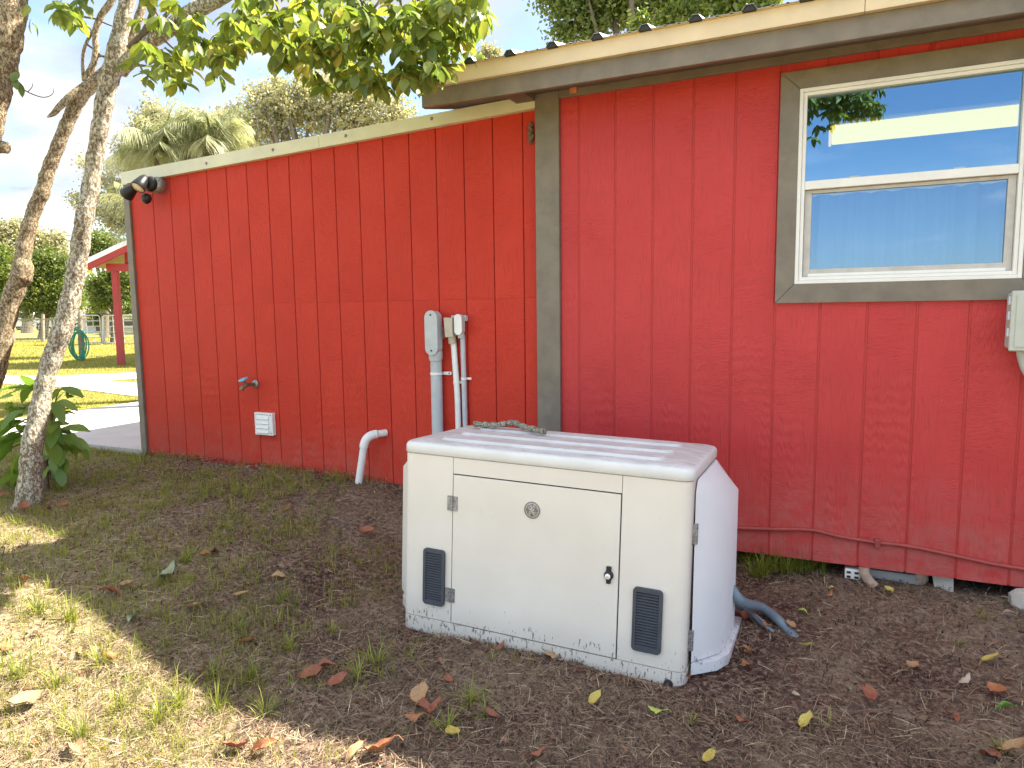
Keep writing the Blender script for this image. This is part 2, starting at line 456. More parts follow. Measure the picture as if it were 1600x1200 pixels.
def bark(name, a, b_, c_, sc=1.0):
    t = NT(name); v = t.mapping((1, 1, .45)); v2 = t.mapping()
    ridge = t.noise(t.mapping((1, 1, .22)), 75 * sc, 8, .72, .6)
    pits = t.noise(t.mapping((1, 1, .6)), 120 * sc, 6, .75)
    lich = t.ramp(t.noise(t.mapping((1, 1, .7)), 62 * sc, 3, .6, .5), [(.47, 0.0), (.52, 1.0)])
    big = t.ramp(t.noise(v2, 5, 5), [(.38, 0.0), (.62, 1.0)])
    col = t.mix(lich, b_, a)
    col = t.mix(t.math('MULTIPLY', big, .3), col, c_)
    crack = t.ramp(ridge, [(.41, 1.0), (.47, 0.0)])
    crack2 = t.ramp(pits, [(.42, 1.0), (.48, 0.0)])
    col = t.mix(t.math('MULTIPLY', t.math('MAXIMUM', crack, t.math('MULTIPLY', crack2, .8)), .8), col, tuple(k * .28 for k in b_))
    h = t.math('ADD', t.math('MULTIPLY', ridge, 1.0), t.math('MULTIPLY', pits, .6))
    return t.done(col, .9, t.bump(h, 1.0, .018), .15)
m_barkA = bark('mottled_grey_bark', (.74, .71, .60), (.30, .22, .13), (.58, .55, .42))
m_barkB = bark('brown_ridged_bark', (.58, .49, .34), (.24, .16, .09), (.42, .34, .20), 1.2)
m_twig = simple('twig_bark', (.13, .095, .065), .9, .3, 40, .5)
m_fartrunk = simple('far_trunk', (.16, .13, .10), .9, .2, 10)
m_stick = bark('lichen_stick', (.72, .68, .54), (.34, .27, .18), (.5, .46, .34), 2.0)

def deadleaf(name, col, edge):
    t = NT(name); v = t.mapping()
    n = t.noise(v, 25, 6, .65)
    c = t.ramp(n, [(.3, edge), (.62, col)])
    return t.done(c, .6, t.bump(t.noise(v, 70, 4), .4, .002), .3)
DL = {
    'red': deadleaf('red_brown_dead_leaf', (.36, .13, .075), (.16, .055, .035)),
    'orange': deadleaf('orange_dead_leaf', (.48, .21, .09), (.28, .10, .045)),
    'tan': deadleaf('tan_dead_leaf', (.48, .30, .15), (.26, .14, .07)),
    'yellow': deadleaf('yellow_fallen_leaf', (.62, .50, .12), (.34, .24, .06)),
    'lime': deadleaf('lime_fallen_leaf', (.50, .58, .12), (.25, .28, .05)),
    'pale': deadleaf('pale_dead_leaf', (.60, .48, .36), (.36, .25, .17)),
    'sage': deadleaf('sage_underside_leaf', (.34, .40, .26), (.20, .25, .14)),
    'green': deadleaf('green_fallen_leaf', (.16, .34, .05), (.09, .20, .03)),
}

def sunlit_tone(x, y):
    'sun brightness put into paler dead grass, front left, fading towards the house'
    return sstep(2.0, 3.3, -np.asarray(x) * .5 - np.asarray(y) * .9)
def groundmat():
    t = NT('dirt_and_lawn')
    v = t.mapping(geo=True)
    a = t.n.new('ShaderNodeAttribute'); a.attribute_name = 'lawn'
    n1 = t.noise(v, 2.2, 6, .6); n2 = t.noise(v, 45, 8, .7); n3 = t.noise(v, 150, 4, .7)
    dirt = t.ramp(n2, [(.32, (.034, .017, .013)), (.50, (.135, .076, .058)), (.66, (.50, .36, .27))])
    dirt = t.mix(t.ramp(n1, [(.4, 0.0), (.65, 1.0)]), dirt, t.ramp(n2, [(.3, (.15, .10, .07)), (.7, (.46, .35, .24))]))
    ash = t.ramp(t.noise(v, 1.7, 5, .6), [(.62, 0.0), (.72, 1.0)])
    dirt = t.mix(t.math('MULTIPLY', ash, .35), dirt, (.32, .29, .26))
    lawn = t.ramp(n2, [(.3, (.15, .15, .03)), (.55, (.30, .28, .055)), (.75, (.46, .38, .12))])
    lawn = t.mix(t.ramp(t.noise(v, .35, 5), [(.4, 0.0), (.65, .7)]), lawn, (.34, .27, .12))
    th = t.n.new('ShaderNodeAttribute'); th.attribute_name = 'sunlit_tone'
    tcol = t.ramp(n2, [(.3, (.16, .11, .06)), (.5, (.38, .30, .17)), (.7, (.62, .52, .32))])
    dirt = t.mix(t.math('MULTIPLY', th.outputs['Fac'], .85), dirt, tcol)  # paler dead-grass colour painted in to brighten the sunlit ground
    c = t.mix(a.outputs['Fac'], dirt, lawn)
    h = t.math('ADD', t.math('MULTIPLY', n2, .7), t.math('MULTIPLY', n3, .5))
    return t.done(c, .95, t.bump(h, 1.0, .022), .1)
m_ground = groundmat()

# ------------------------------------------------------------------ ground
def axis(a0, a1, step, far):
    mid = list(np.arange(a0, a1 + 1e-6, step)); lo = []; hi = []
    s = step; x = a0
    while x > -far: s *= 1.22; x -= s; lo.append(x)
    s = step; x = a1
    while x < far: s *= 1.22; x += s; hi.append(x)
    return np.array(lo[::-1] + mid + hi)
gx = axis(-5.6, 3.0, .045, 900); gy = axis(-3.7, 0.8, .045, 900)
X, Y = np.meshgrid(gx, gy)
Z = ground_h(X, Y)
nearm = ((X > -5.6) & (X < 3) & (Y > -3.7) & (Y < .5))
Z = Z + nearm * (rng.random(Z.shape) - .5) * .015 * (1 - .0 * X)
Z = np.where((X > -4.9) & (X < -1.6) & (Y > -.05) & (Y < 6), np.minimum(Z, .34), Z)
nv = len(gx); nr = len(gy)
me = bpy.data.meshes.new('ground')
co = np.stack([X, Y, Z], -1).reshape(-1, 3)
idx = np.arange(nv * nr).reshape(nr, nv)
quads = np.stack([idx[:-1, :-1], idx[:-1, 1:], idx[1:, 1:], idx[1:, :-1]], -1).reshape(-1, 4)
me.from_pydata(co.tolist(), [], quads.tolist())
me.polygons.foreach_set('use_smooth', [True] * len(quads))
lawn = np.where(co[:, 1] > -.15, (1 - sstep(-5.2, -4.6, co[:, 0])), 1 - sstep(-8.5, -7.0, co[:, 0]))
lawn = np.maximum(lawn, sstep(2.5, 5, -co[:, 1] - 3.0)); lawn = np.maximum(lawn, co[:, 1] > 7)
at_ = me.attributes.new('lawn', 'FLOAT', 'POINT'); at_.data.foreach_set('value', lawn.astype(np.float32))
th_ = me.attributes.new('sunlit_tone', 'FLOAT', 'POINT'); th_.data.foreach_set('value', sunlit_tone(co[:, 0], co[:, 1]).astype(np.float32))
me.materials.append(m_ground); me.update()
g = bpy.data.objects.new('ground', me); C.objects.link(g); structure(g)

slab = MB().prism([(-7.75, 0.0), (-4.93, 0.0), (-4.93, 14), (-7.75, 14)], lambda a, b, d: (a, b, d), .25, .394)
structure(slab.build('concrete_slab', m_concrete, bevel=.008))
# the drive: runs from the slab away to the left, with a grass tongue between two arms
drive = [(-7.7, 2.40), (-10.4, 2.92), (-12.3, 3.0), (-16, 2.4), (-30, 0.4), (-30, 1.2), (-16.5, 3.35), (-12.75, 4.25), (-11.85, 5.25), (-9.0, 8.4), (-7.7, 9.5), (-7.7, 8.0), (-10.2, 4.75), (-11.1, 3.9), (-9.9, 3.75), (-7.7, 4.6)]
dm = MB(); n = len(drive)
dm.add([(x, y, .386) for x, y in drive] + [(x, y, .25) for x, y in drive], [tuple(range(n))] + [(i, (i + 1) % n, (i + 1) % n + n, i + n) for i in range(n)])
structure(dm.build('driveway', m_concrete))

# ------------------------------------------------------------------ the red house
house = thing('house', (-1.5, 2.5, .2), 'red barn-like house with grooved wood siding, grey trim boards and metal roof', 'house')
GR = .0042
def board(x0, x1, z0, z1l, z1r, yf, th=.013, GR=.0040):
    b = MB(); x0 += GR; x1 -= GR; y0 = yf; y1 = yf + th; c = .003
    # front face with chamfered long edges
    v = []
    for (x, y) in ((x0, y1), (x0, y0 + c), (x0 + c, y0), (x1 - c, y0), (x1, y0 + c), (x1, y1)):
        zt = z1l + (z1r - z1l) * (x - x0) / (x1 - x0)
        v += [(x, y, z0), (x, y, zt)]
    f = [(0, 2, 3, 1), (2, 4, 5, 3), (4, 6, 7, 5), (6, 8, 9, 7), (8, 10, 11, 9), (0, 1, 11, 10), (0, 10, 8, 6, 4, 2), (1, 3, 5, 7, 9, 11)]
    return b.add(v, f)
SEAM = 1.526
# left (lean-to) wall
lg = [-4.888] + [-4.6463 + .1901 * i for i in range(17)] + [-1.45]
def rake_bot(x): return 2.453 + (x + 4.84) * (2.564 - 2.453) / 3.33
for a, b in zip(lg[:-1], lg[1:]):
    board(a, b, .28, SEAM - .0005, SEAM - .0005, .03, GR=.0022).build('siding_board', m_redL, house)
    board(a, b, SEAM + .0005, rake_bot(a) + .03, rake_bot(b) + .03, .0296, GR=.0022).build('siding_board', m_redL, house)
MB().box((-4.888, .0425, .25), (-1.44, .06, 2.5)).build('wall_backing', m_redback, house)
# right (main) wall, around the window opening
rg_ = [-1.37] + [-1.2594 + .2032 * i for i in range(0, 24)]
WX0, WX1, WZ0, WZ1 = -.159, .747, 1.562, 2.472
for a, b in zip(rg_[:-1], rg_[1:]):
    if b <= WX0 or a >= WX1:
        board(a, b, .193, 2.63, 2.63, 0).build('siding_board', m_red, house)
    else:
        board(a, b, .193, 1.55, 1.55, 0).build('siding_board', m_red, house)
        board(a, b, 2.50, 2.63, 2.63, 0).build('siding_board', m_red, house)
        if a < WX0 - .01: board(a, WX0 - .01, 1.55, 2.5, 2.5, .001).build('siding_board', m_red, house)
        if b > WX1 + .01: board(WX1 + .01, b, 1.55, 2.5, 2.5, .001).build('siding_board', m_red, house)
bk = MB()
for lo, hi in (((-1.37, .0035, .196), (WX0, .03, 2.63)), ((WX1, .0035, .196), (3.4, .03, 2.63)), ((WX0, .0035, .196), (WX1, .03, WZ0)), ((WX0, .0035, WZ1), (WX1, .03, 2.63))):
    bk.box(lo, hi)
bk.build('wall_backing', m_redgroove, house)
# rim joist and floor shadow side
MB().box((-1.4, .035, .20), (3.4, .09, .45)).build('rim_joist', m_soffit, house)
fl = MB().box((-1.4, .095, .46), (3.4, 6.0, .50)); fl.build('floor_deck', m_soffit, house)
# interior room
inn = MB()
inn.box((-1.4, 5.9, .5), (3.4, 5.95, 2.6))
for xw in (-1.42, 3.36):
    inn.prism([(.095, .5), (5.9, .5), (5.9, 2.72), (3.0, 3.36), (.095, 2.64)], lambda a, b, d: (d, a, b), xw, xw + .05)
inn.build('inner_wall', m_interior, house)
MB().hexa([(-1.37, .095, 2.66), (3.36, .095, 2.66), (3.36, 3.0, 3.38), (-1.37, 3.0, 3.38), (-1.37, .095, 2.69), (3.36, .095, 2.69), (3.36, 3.0, 3.41), (-1.37, 3.0, 3.41)]).build('inner_ceiling', m_interior, house)
# other outer walls
MB().box((-4.93, .06, .25), (-4.895, 6.0, 2.5)).build('side_wall', m_red, house)
MB().box((-4.93, 6.0, .25), (3.42, 6.05, 2.62)).build('rear_wall', m_red, house)
MB().box((3.42, .0, .2), (3.46, 6.0, 2.62)).build('side_wall', m_red, house)
# corner boards
MB().box((-1.507, -.022, .24), (-1.367, .029, 2.634)).build('corner_board', m_grey, house, .003)
MB().box((-4.948, .012, .29), (-4.888, .06, 2.47)).build('corner_board', m_grey, house, .003, label='thin grey trim at the far left corner of the wall')
# frieze, soffit, fascia
MB().box((-1.366, -.02, 2.594), (3.4, -.0005, 2.6345)).build('frieze_board', m_grey, house, .002)
MB().box((-2.04, -.285, 2.635), (3.5, .02, 2.648)).build('soffit', m_soffit, house)
MB().box((-2.047, -.32, 2.556), (3.5, -.29, 2.650)).build('fascia', m_grey, house, .003)
MB().box((-1.62, -.284, 2.60), (-1.5075, .012, 2.634)).build('soffit_block', m_soffit, house)
# gable side fascia going back along the roof edge
gs = MB(); s15 = math.tan(R(14))
def roofz(y): return 2.735 + (y + .33) * s15
gs.hexa([(-2.047, -.29, 2.556), (-2.02, -.29, 2.556), (-2.02, 3.0, 2.556 + 3.29 * s15), (-2.047, 3.0, 2.556 + 3.29 * s15),
         (-2.047, -.29, 2.65), (-2.02, -.29, 2.65), (-2.02, 3.0, 2.65 + 3.29 * s15), (-2.047, 3.0, 2.65 + 3.29 * s15)])
gs.build('barge_board', m_grey, house)
# cream eave trim: lengths of bent metal with a lip
for a, b in ((-2.075, .0915), (.0935, 2.3), (2.302, 3.6)):
    t = MB()
    t.box((a, -.345, 2.652), (b, -.322, 2.728)); t.box((a, -.352, 2.646), (b, -.322, 2.6515)); t.box((a, -.352, 2.7285), (b, -.25, 2.733))
    t.build('eave_trim', m_cream, house, .0015)
ec = MB().hexa([(-2.085, -.349, 2.640), (-2.0755, -.349, 2.640), (-2.0755, 3.0, 2.64 + 3.349 * s15), (-2.085, 3.0, 2.64 + 3.349 * s15),
               (-2.085, -.349, 2.742), (-2.0755, -.349, 2.742), (-2.0755, 3.0, 2.742 + 3.349 * s15), (-2.085, 3.0, 2.742 + 3.349 * s15)])
ec.build('rake_trim', m_cream, house)
# corrugated metal roof with ribs that stick out over the trim
prof = []
x = -2.07
PIT = .2286; x_r0 = -1.955
while x < 3.6:
    x += .0
    break
ribs = [x_r0 + PIT * i for i in range(-1, 25)]
px_ = [(-2.08, 0.0)]
for rx in ribs:
    if rx < -2.03: continue
    for dx, dz in ((-.032, 0), (-.014, .024), (.014, .024), (.032, 0), (.085, 0), (.094, .005), (.103, 0), (.145, 0), (.154, .005), (.163, 0)):
        px_.append((rx + dx, dz))
px_ = [p for p in px_ if p[0] < 3.6]
rm = MB(); v = []; f = []
for i, (a, dz) in enumerate(px_):
    for (yy, zz_) in ((-.372, roofz(-.372)), (3.0, roofz(3.0))):
        v.append((a, yy, zz_ + dz + .004)); v.append((a, yy, zz_ + dz + .0025))
for i in range(len(px_) - 1):
    a = i * 4; b = a + 4
    f += [(a, b, b + 2, a + 2), (a + 1, a + 3, b + 3, b + 1), (a, a + 1, b + 1, b)]
rm.add(v, f); rm.build('metal_roof', m_roof, house)
rb = MB().hexa([(-2.08, 3.0, roofz(3)), (3.6, 3.0, roofz(3)), (3.6, 6.4, 2.73), (-2.08, 6.4, 2.73), (-2.08, 3.0, roofz(3) + .01), (3.6, 3.0, roofz(3) + .01), (3.6, 6.4, 2.74), (-2.08, 6.4, 2.74)])
rb.build('rear_roof', m_roof, house)
for rx in ribs:   # dark foam closures in the rib mouths
    if rx < -2.0 or rx > 1.6: continue
    c = MB().prism([(-.028, 0), (.028, 0), (.013, .022), (-.013, .022)], lambda a, b, d, rx=rx: (rx + a, d, roofz(-.36) + b), -.366, -.30)
    c.build('rib_closure', m_dark, house)
# lean-to roof and its rake trim
def rt_top(x): return 2.540 + (x + 4.86) * (2.636 - 2.540) / 3.35
lr = MB().hexa([(-5.0, .01, rt_top(-5.0) - .02), (-1.55, .01, rt_top(-1.55) - .02), (-1.55, 6.2, rt_top(-1.55) - .02), (-5.0, 6.2, rt_top(-5.0) - .02),
               (-5.0, .01, rt_top(-5.0) - .012), (-1.55, .01, rt_top(-1.55) - .012), (-1.55, 6.2, rt_top(-1.55) - .012), (-5.0, 6.2, rt_top(-5.0) - .012)])
lr.build('lean_to_roof', m_roof, house)
def rk(x): return rake_bot(x)
for a, b in ((-4.865, -3.02), (-3.018, -1.509)):
    k = MB().hexa([(a, -.012, rk(a)), (b, -.012, rk(b)), (b, .028, rk(b)), (a, .028, rk(a)), (a, -.012, rt_top(a)), (b, -.012, rt_top(b)), (b, .028, rt_top(b)), (a, .028, rt_top(a))])
    k.build('rake_trim', m_rake, house, .0015)
ke = MB().hexa([(-4.93, -.010, rk(-4.93) - .005), (-4.866, -.010, rk(-4.866) - .005), (-4.866, .010, rk(-4.866) - .005), (-4.93, .010, rk(-4.93) - .005),
               (-4.93, -.010, rt_top(-4.93)), (-4.866, -.010, rt_top(-4.866)), (-4.866, .010, rt_top(-4.866)), (-4.93, .010, rt_top(-4.93))])
ke.build('rake_end_cap', m_rake, house)
for px, py in ((322, 255), (426, 234), (540, 212), (674, 185)):
    p = onplane(px, py, 1, -.014)
    MB().lathe([(0, -.006), (.005, -.006), (.007, -.002), (.011, 0), (.011, .003)], p, (0, 1, 0), 10).build('screw', m_zinc, house)
MB().box((-1.30, -.03, 2.606), (-1.262, -.0205, 2.636)).build('orange_tag', m_copper, house, .002)

# window: four trim boards with mitred corners, white frame, two lites
TX0, TX1, TZ0, TZ1 = -.240, .829, 1.475, 2.551
yy0, yy1 = -.021, -.0008
def trim(p4):
    v = [(x, yy0, z) for x, z in p4] + [(x, yy1, z) for x, z in p4]
    return MB().add(v, [(3, 2, 1, 0)[::-1], (4, 5, 6, 7)[::-1], (0, 1, 5, 4), (1, 2, 6, 5), (2, 3, 7, 6), (3, 0, 4, 7)])
e = .0012
trim([(TX0 + e, TZ1), (WX0, WZ1 + e), (WX1, WZ1 + e), (TX1 - e, TZ1)][::-1]).build('window_trim', m_grey, house, .002)
trim([(TX0 + e, TZ0), (TX1 - e, TZ0), (WX1, WZ0 - e), (WX0, WZ0 - e)]).build('window_trim', m_grey, house, .002)
trim([(TX0, TZ0 + e), (WX0 - e, WZ0), (WX0 - e, WZ1), (TX0, TZ1 - e)]).build('window_trim', m_grey, house, .002)
trim([(WX1 + e, WZ0), (TX1, TZ0 + e), (TX1, TZ1 - e), (WX1 + e, WZ1)]).build('window_trim', m_grey, house, .002)
win = bpy.data.objects.new('window', None); C.objects.link(win); hang_at(win, house, Matrix.Translation((.3, 0, WZ0)))
def frame(x0, x1, z0, z1, w, ya, yb, wb=None, wt=None):
    wb = w if wb is None else wb; wt = w if wt is None else wt
    m = MB()
    m.box((x0, ya, z0), (x0 + w, yb, z1)); m.box((x1 - w, ya, z0), (x1, yb, z1))
    m.box((x0 + w, ya, z0), (x1 - w, yb, z0 + wb)); m.box((x0 + w, ya, z1 - wt), (x1 - w, yb, z1))
    return m
frame(-.158, .746, 1.563, 2.471, .017, -.019, .07).build('frame', m_white, win, .002)
frame(-.1405, .7285, 1.5805, 2.4535, .016, -.010, .065).build('frame', m_white, win, .0015, label='inner step of the white window frame')
MB().box((-.124, -.013, 2.006), (.712, .03, 2.046)).build('meeting_rail', m_white, win, .003)
frame(-.1235, .7115, 1.5975, 2.0045, .031, .012, .04, .036, .016).build('sash', m_sash, win, .002)
MB().box((-.10, .006, 1.5975), (.69, .012, 1.612)).build('sash_lip', m_white, win, .001)
for wx in (.085, .50):
    MB().box((wx - .022, .008, 2.0465), (wx + .022, .016, 2.056)).build('sash_latch', m_pvcgrey, win, .002)

def glassmat(name, fac, tint, wob=.002, gcol=(.52, .70, .96)):
    t = NT(name); t.n.remove(t.p)
    tr = t.n.new('ShaderNodeBsdfTransparent'); tr.inputs[0].default_value = rgb(tint)
    g = t.n.new('ShaderNodeBsdfGlossy'); g.inputs['Roughness'].default_value = 0.0; g.inputs['Color'].default_value = rgb(gcol)
    b = t.bump(t.noise(t.mapping(), 1.2, 1), .12, wob); t.link(b, g.inputs['Normal'])
    ms = t.n.new('ShaderNodeMixShader'); ms.inputs[0].default_value = fac
    t.link(tr.outputs[0], ms.inputs[1]); t.link(g.outputs[0], ms.inputs[2]); t.link(ms.outputs[0], t.out.inputs[0])
    return t.m
m_glassU = glassmat('coated_glass', .28, (.75, .80, .80), .002, (.40, .66, .93))
m_glassL = glassmat('screened_glass', .24, (.62, .70, .78), .004, (.38, .56, .80))
MB().box((-.1245, .018, 2.046), (.7125, .022, 2.4375)).build('glass_pane', m_glassU, win)
MB().box((-.0925, .024, 1.633), (.6805, .028, 1.989)).build('glass_pane', m_glassL, win)
# lower curtain: gathered cloth hanging behind the lower lite
cu = MB(); v = []; f = []
nn_ = 120
for i in range(nn_ + 1):
    x = -.13 + .86 * i / nn_; y = .17 + .030 * math.sin(i * .36 + math.sin(i * .13)) + .010 * math.sin(i * 1.1)
    v += [(x, y, 1.55), (x, y + .003, 2.0)]
f = [(2 * i, 2 * i + 2, 2 * i + 3, 2 * i + 1) for i in range(nn_)]
cu.add(v, f, True)
cur = cu.build('curtain', m_curtain); tag(cur, 'sheer blue grey curtain gathered behind the lower window pane', 'curtain')
# lit ceiling fixture inside
def emis(name, col, s):
    t = NT(name); t.n.remove(t.p); e_ = t.n.new('ShaderNodeEmission'); e_.inputs[0].default_value = rgb(col); e_.inputs[1].default_value = s
    t.link(e_.outputs[0], t.out.inputs[0]); return t.m
YL = 1.55
pa = onplane(1296, 222, 1, YL); pb = onplane(1296, 196, 1, YL); pc = onplane(1640, 172, 1, YL)
zl0, zl1 = pa[2], pb[2]
lamp = thing('ceiling_light', (pa[0], YL, zl0), 'long lit cream fluorescent ceiling light seen inside through the upper window pane', 'ceiling light')
MB().box((pa[0] + .012, YL, zl0), (pa[0] + 1.35, YL + .11, zl1)).build('diffuser', emis('lit_diffuser', (1.0, .74, .05), .66), lamp, .01)
MB().box((pa[0] - .006, YL - .004, zl0 - .006), (pa[0] + .011, YL + .114, zl1 - .03)).build('end_cap', emis('lit_end_cap', (.9, .55, .12), .6), lamp)
MB().box((pa[0], YL + .02, zl1 + .001), (pa[0] + 1.36, YL + .09, zl1 + .03)).build('mounting_tray', m_farwhite, lamp)

# ------------------------------------------------------------------ wall fixtures
def pill(w, h, n=10):
    "outline of a stadium, centred"
    r_ = w / 2; p = []
    for k in range(n + 1):
        a = math.pi * k / n; p.append((r_ * math.cos(a), h / 2 - r_ + r_ * math.sin(a)))
    for k in range(n + 1):
        a = math.pi + math.pi * k / n; p.append((r_ * math.cos(a), -h / 2 + r_ + r_ * math.sin(a)))
    return p
def xz(cx, cz, tilt=0.0):
    c, s = math.cos(tilt), math.sin(tilt)
    return lambda a, b, d: (cx + a * c - b * s, d, cz + a * s + b * c)

def cz(z, y0, y1): return 1.45 + (z - 1.45) * (DIST + y1) / (DIST + y0)
t1 = thing('conduit_riser', (-2.19, -.01, .4), 'thick grey electrical pipe with a big pill shaped cap behind the generator', 'conduit')
MB().prism(pill(.080, .262), xz(-2.175, 1.327), -.066, -.012, True).build('conduit_body', m_pvcgrey, t1, .004)
MB().prism(pill(.088, .270), xz(-2.175, 1.327), -.076, -.0665, True).build('cover_plate', m_pvcgrey, t1, .003)
MB().box((-2.205, -.0115, 1.29), (-2.145, .029, 1.36)).build('rear_hub', m_pvcgrey, t1)
for z in (1.435, 1.22): MB().lathe([(0, -.0785), (.006, -.0785), (.006, -.0762)], (-2.175, 0, z), (0, 1, 0), 8).build('screw', m_dark, t1)
MB().tube([(-2.178, -.022, 1.215), (-2.180, -.020, 1.175), (-2.180, -.018, 1.160)], [.042, .042, .040], 18).build('hub', m_pvcgrey, t1)
MB().tube([(-2.182, -.012, 1.17), (-2.185, -.012, .18)], .0355, 20).build('pipe', m_pvcgrey, t1)
s_ = MB(); s_.tube([(-2.182, -.012, 1.083), (-2.182, -.012, 1.068)], .0385, 20); s_.box((-2.150, .014, 1.066), (-2.092, .0285, 1.086)); s_.build('strap', m_pvcwhite, t1, .002)
MB().lathe([(0, -.003), (.005, -.003), (.006, 0)], (-2.105, .0138, 1.076), (0, 1, 0), 8).build('screw', m_zinc, t1)

t2 = thing('conduit_riser', (-2.07, .0, .4), 'thin leaning conduit with an aged beige square cap, middle of the three risers', 'conduit')
MB().prism([(-.028, -.060), (.024, -.060), (.028, .052), (-.028, .058)], xz(-2.068, 1.362, .06), -.050, -.004).build('conduit_body', m_pvcbeige, t2, .004)
MB().prism([(-.020, -.052), (.026, -.052), (.026, .066), (-.020, .066)], xz(-2.052, 1.364, .03), -.0035, .0285).build('back_body', m_pvcgrey, t2, .004)
MB().tube([(-2.068, -.010, 1.305), (-2.068, -.004, 1.262)], .0245, 14).build('hub', m_pvcbeige, t2)
MB().tube([(-2.068, .006, 1.285), (-2.048, .007, .95), (-2.040, .007, .2)], .0185, 14).build('pipe', m_pvcwhite, t2)
s_ = MB(); s_.tube([(-2.052, .007, 1.030), (-2.052, .007, 1.015)], .0212, 14); s_.box((-2.034, .015, 1.014), (-2.012, .0285, 1.032)); s_.build('strap', m_pvcwhite, t2, .002)

t3 = thing('conduit_riser', (-2.0, .0, .4), 'thin straight white conduit with a small pill cap, nearest the grey post', 'conduit')
MB().prism(pill(.044, .118), xz(-2.004, 1.376), -.040, .0, True).build('conduit_body', m_pvcgrey, t3, .003)
MB().prism(pill(.050, .124), xz(-2.004, 1.376), -.048, -.0405, True).build('cover_plate', m_pvcwhite, t3, .002)
MB().box((-2.02, .0005, 1.395), (-1.975, .029, 1.43)).build('rear_hub', m_pvcgrey, t3, .003)
MB().tube([(-2.004, -.014, 1.325), (-2.004, -.008, 1.298)], .021, 14).build('hub', m_pvcgrey, t3)
MB().tube([(-2.004, .008, 1.31), (-1.993, .009, .2)], .0155, 14).build('pipe', m_pvcgrey, t3)
s_ = MB(); s_.tube([(-2.002, .009, 1.054), (-2.002, .009, 1.040)], .018, 14); s_.box((-1.986, .016, 1.040), (-1.957, .0285, 1.054)); s_.build('strap', m_pvcwhite, t3, .002)

# PVC elbow coming out of the wall and down to the soil
pv = thing('pvc_elbow_pipe', (-2.74, -.10, .33), 'white plastic drain pipe bending out of the red wall and down into the dirt', 'pipe')
P0 = np.array([-2.60, .03, .672]); P1 = np.array([-2.655, -.065, .668]); P2 = np.array([-2.74, -.11, .30])
arc = []
for k in range(9):
    a = k / 8; q = (1 - a) ** 2 * np.array([-2.630, -.030, .672]) + 2 * a * (1 - a) * np.array([-2.682, -.088, .672]) + a * a * np.array([-2.690, -.092, .592]); arc.append(q)
MB().tube([P0, arc[0]], .0235, 18).build('stub', m_pvcwhite, pv)
MB().tube(arc, .0285, 20).build('elbow', m_pvcwhite, pv)
MB().tube([arc[-1], P2], .0235, 18).build('pipe', m_pvcwhite, pv)

# hose bibb
hb = thing('hose_bibb', (-3.72, .03, .955), 'small outdoor tap with a faded blue handle on the red wall', 'tap')
MB().tube([(-3.712, .028, .957), (-3.72, -.055, .955)], .012, 12).build('spout_body', m_brass, hb)
MB().lathe([(0.0, 0), (.030, 0), (.030, .006), (.012, .012)], (-3.711, .028, .957), (0, -1, 0), 18).build('flange', m_zinc, hb)
MB().tube([(-3.72, -.05, .955), (-3.728, -.075, .945), (-3.733, -.085, .925)], [.014, .014, .017], 12).build('nozzle', m_brass, hb)
MB().tube([(-3.722, -.05, .96), (-3.728, -.062, .99)], .008, 10).build('stem', m_brass, hb)
hd = MB()
ax = np.array([-.15, -.35, .92]); ax /= np.linalg.norm(ax)
hd.lathe([(0, .0), (.012, .0), (.022, .001), (.032, .001), (.035, .005), (.032, .011), (.02, .010), (.01, .012), (0, .012)], (-3.730, -.064, .992), ax, 24)
hd.build('handle', m_blue, hb)

# dryer vent
dv = thing('dryer_vent', (-3.625, .03, .68), 'square white louvred vent cover low on the red wall', 'vent')
vm = MB()
vm.box((-3.708, -.004, .596), (-3.690, .0285, .756)); vm.box((-3.576, -.004, .596), (-3.541, .0285, .756)); vm.box((-3.690, -.004, .742), (-3.576, .0285, .756)); vm.box((-3.690, -.004, .596), (-3.576, .0285, .610))
vm.build('vent_frame', m_pvcwhite, dv, .003)
for k in range(4):
    z = .612 + k * .0325
    MB().hexa([(-3.689, -.012, z), (-3.577, -.012, z), (-3.577, .02, z + .004), (-3.689, .02, z + .004), (-3.689, -.002, z + .0305), (-3.577, -.002, z + .0305), (-3.577, .02, z + .0305), (-3.689, .02, z + .0305)]).build('louvre', m_pvcwhite, dv, .001)
for z in (.742, .612): MB().lathe([(0, -.0065), (.004, -.0065), (.004, -.004)], (-3.556, 0, z), (0, 1, 0), 8).build('screw', m_dark, dv)

# security light at the far left corner
fl_ = thing('security_light', (-4.60, -.01, 2.40), 'black twin head security light with round sensor under the far left roof corner', 'floodlight')
MB().lathe([(0, -.065), (.052, -.060), (.060, -.03), (.062, .0)], (-4.52, -.012, 2.405), (-.25, 1, 0), 22).build('mounting_base', m_zinc, fl_)
MB().lathe([(0, -.085), (.045, -.083), (.056, -.06), (.055, -.05)], (-4.53, -.022, 2.407), (-.15, 1, 0), 22).build('collar', m_black, fl_)
def head(org, axis, parent, lens):
    hb_ = MB().lathe([(0, -.115), (.022, -.110), (.034, -.085), (.045, -.04), (.052, .0), (.050, .004), (.046, .004)], org, axis, 22)
    o = hb_.build('lamp_head', m_black, parent)
    MB().lathe([(0, .0), (.046, .0), (.047, -.004)], org, axis, 22).build('lens', lens, o)
head(np.array([-4.535, -.175, 2.368]), (-.02, -.62, -.78), fl_, m_lens)
head(np.array([-4.745, -.11, 2.345]), (-.86, -.05, -.5), fl_, m_lens)
MB().tube([(-4.55, -.075, 2.41), (-4.63, -.09, 2.41), (-4.68, -.09, 2.40)], .015, 10).build('arm', m_black, fl_)
MB().tube([(-4.545, -.08, 2.40), (-4.575, -.12, 2.41)], .016, 10).build('arm', m_black, fl_)
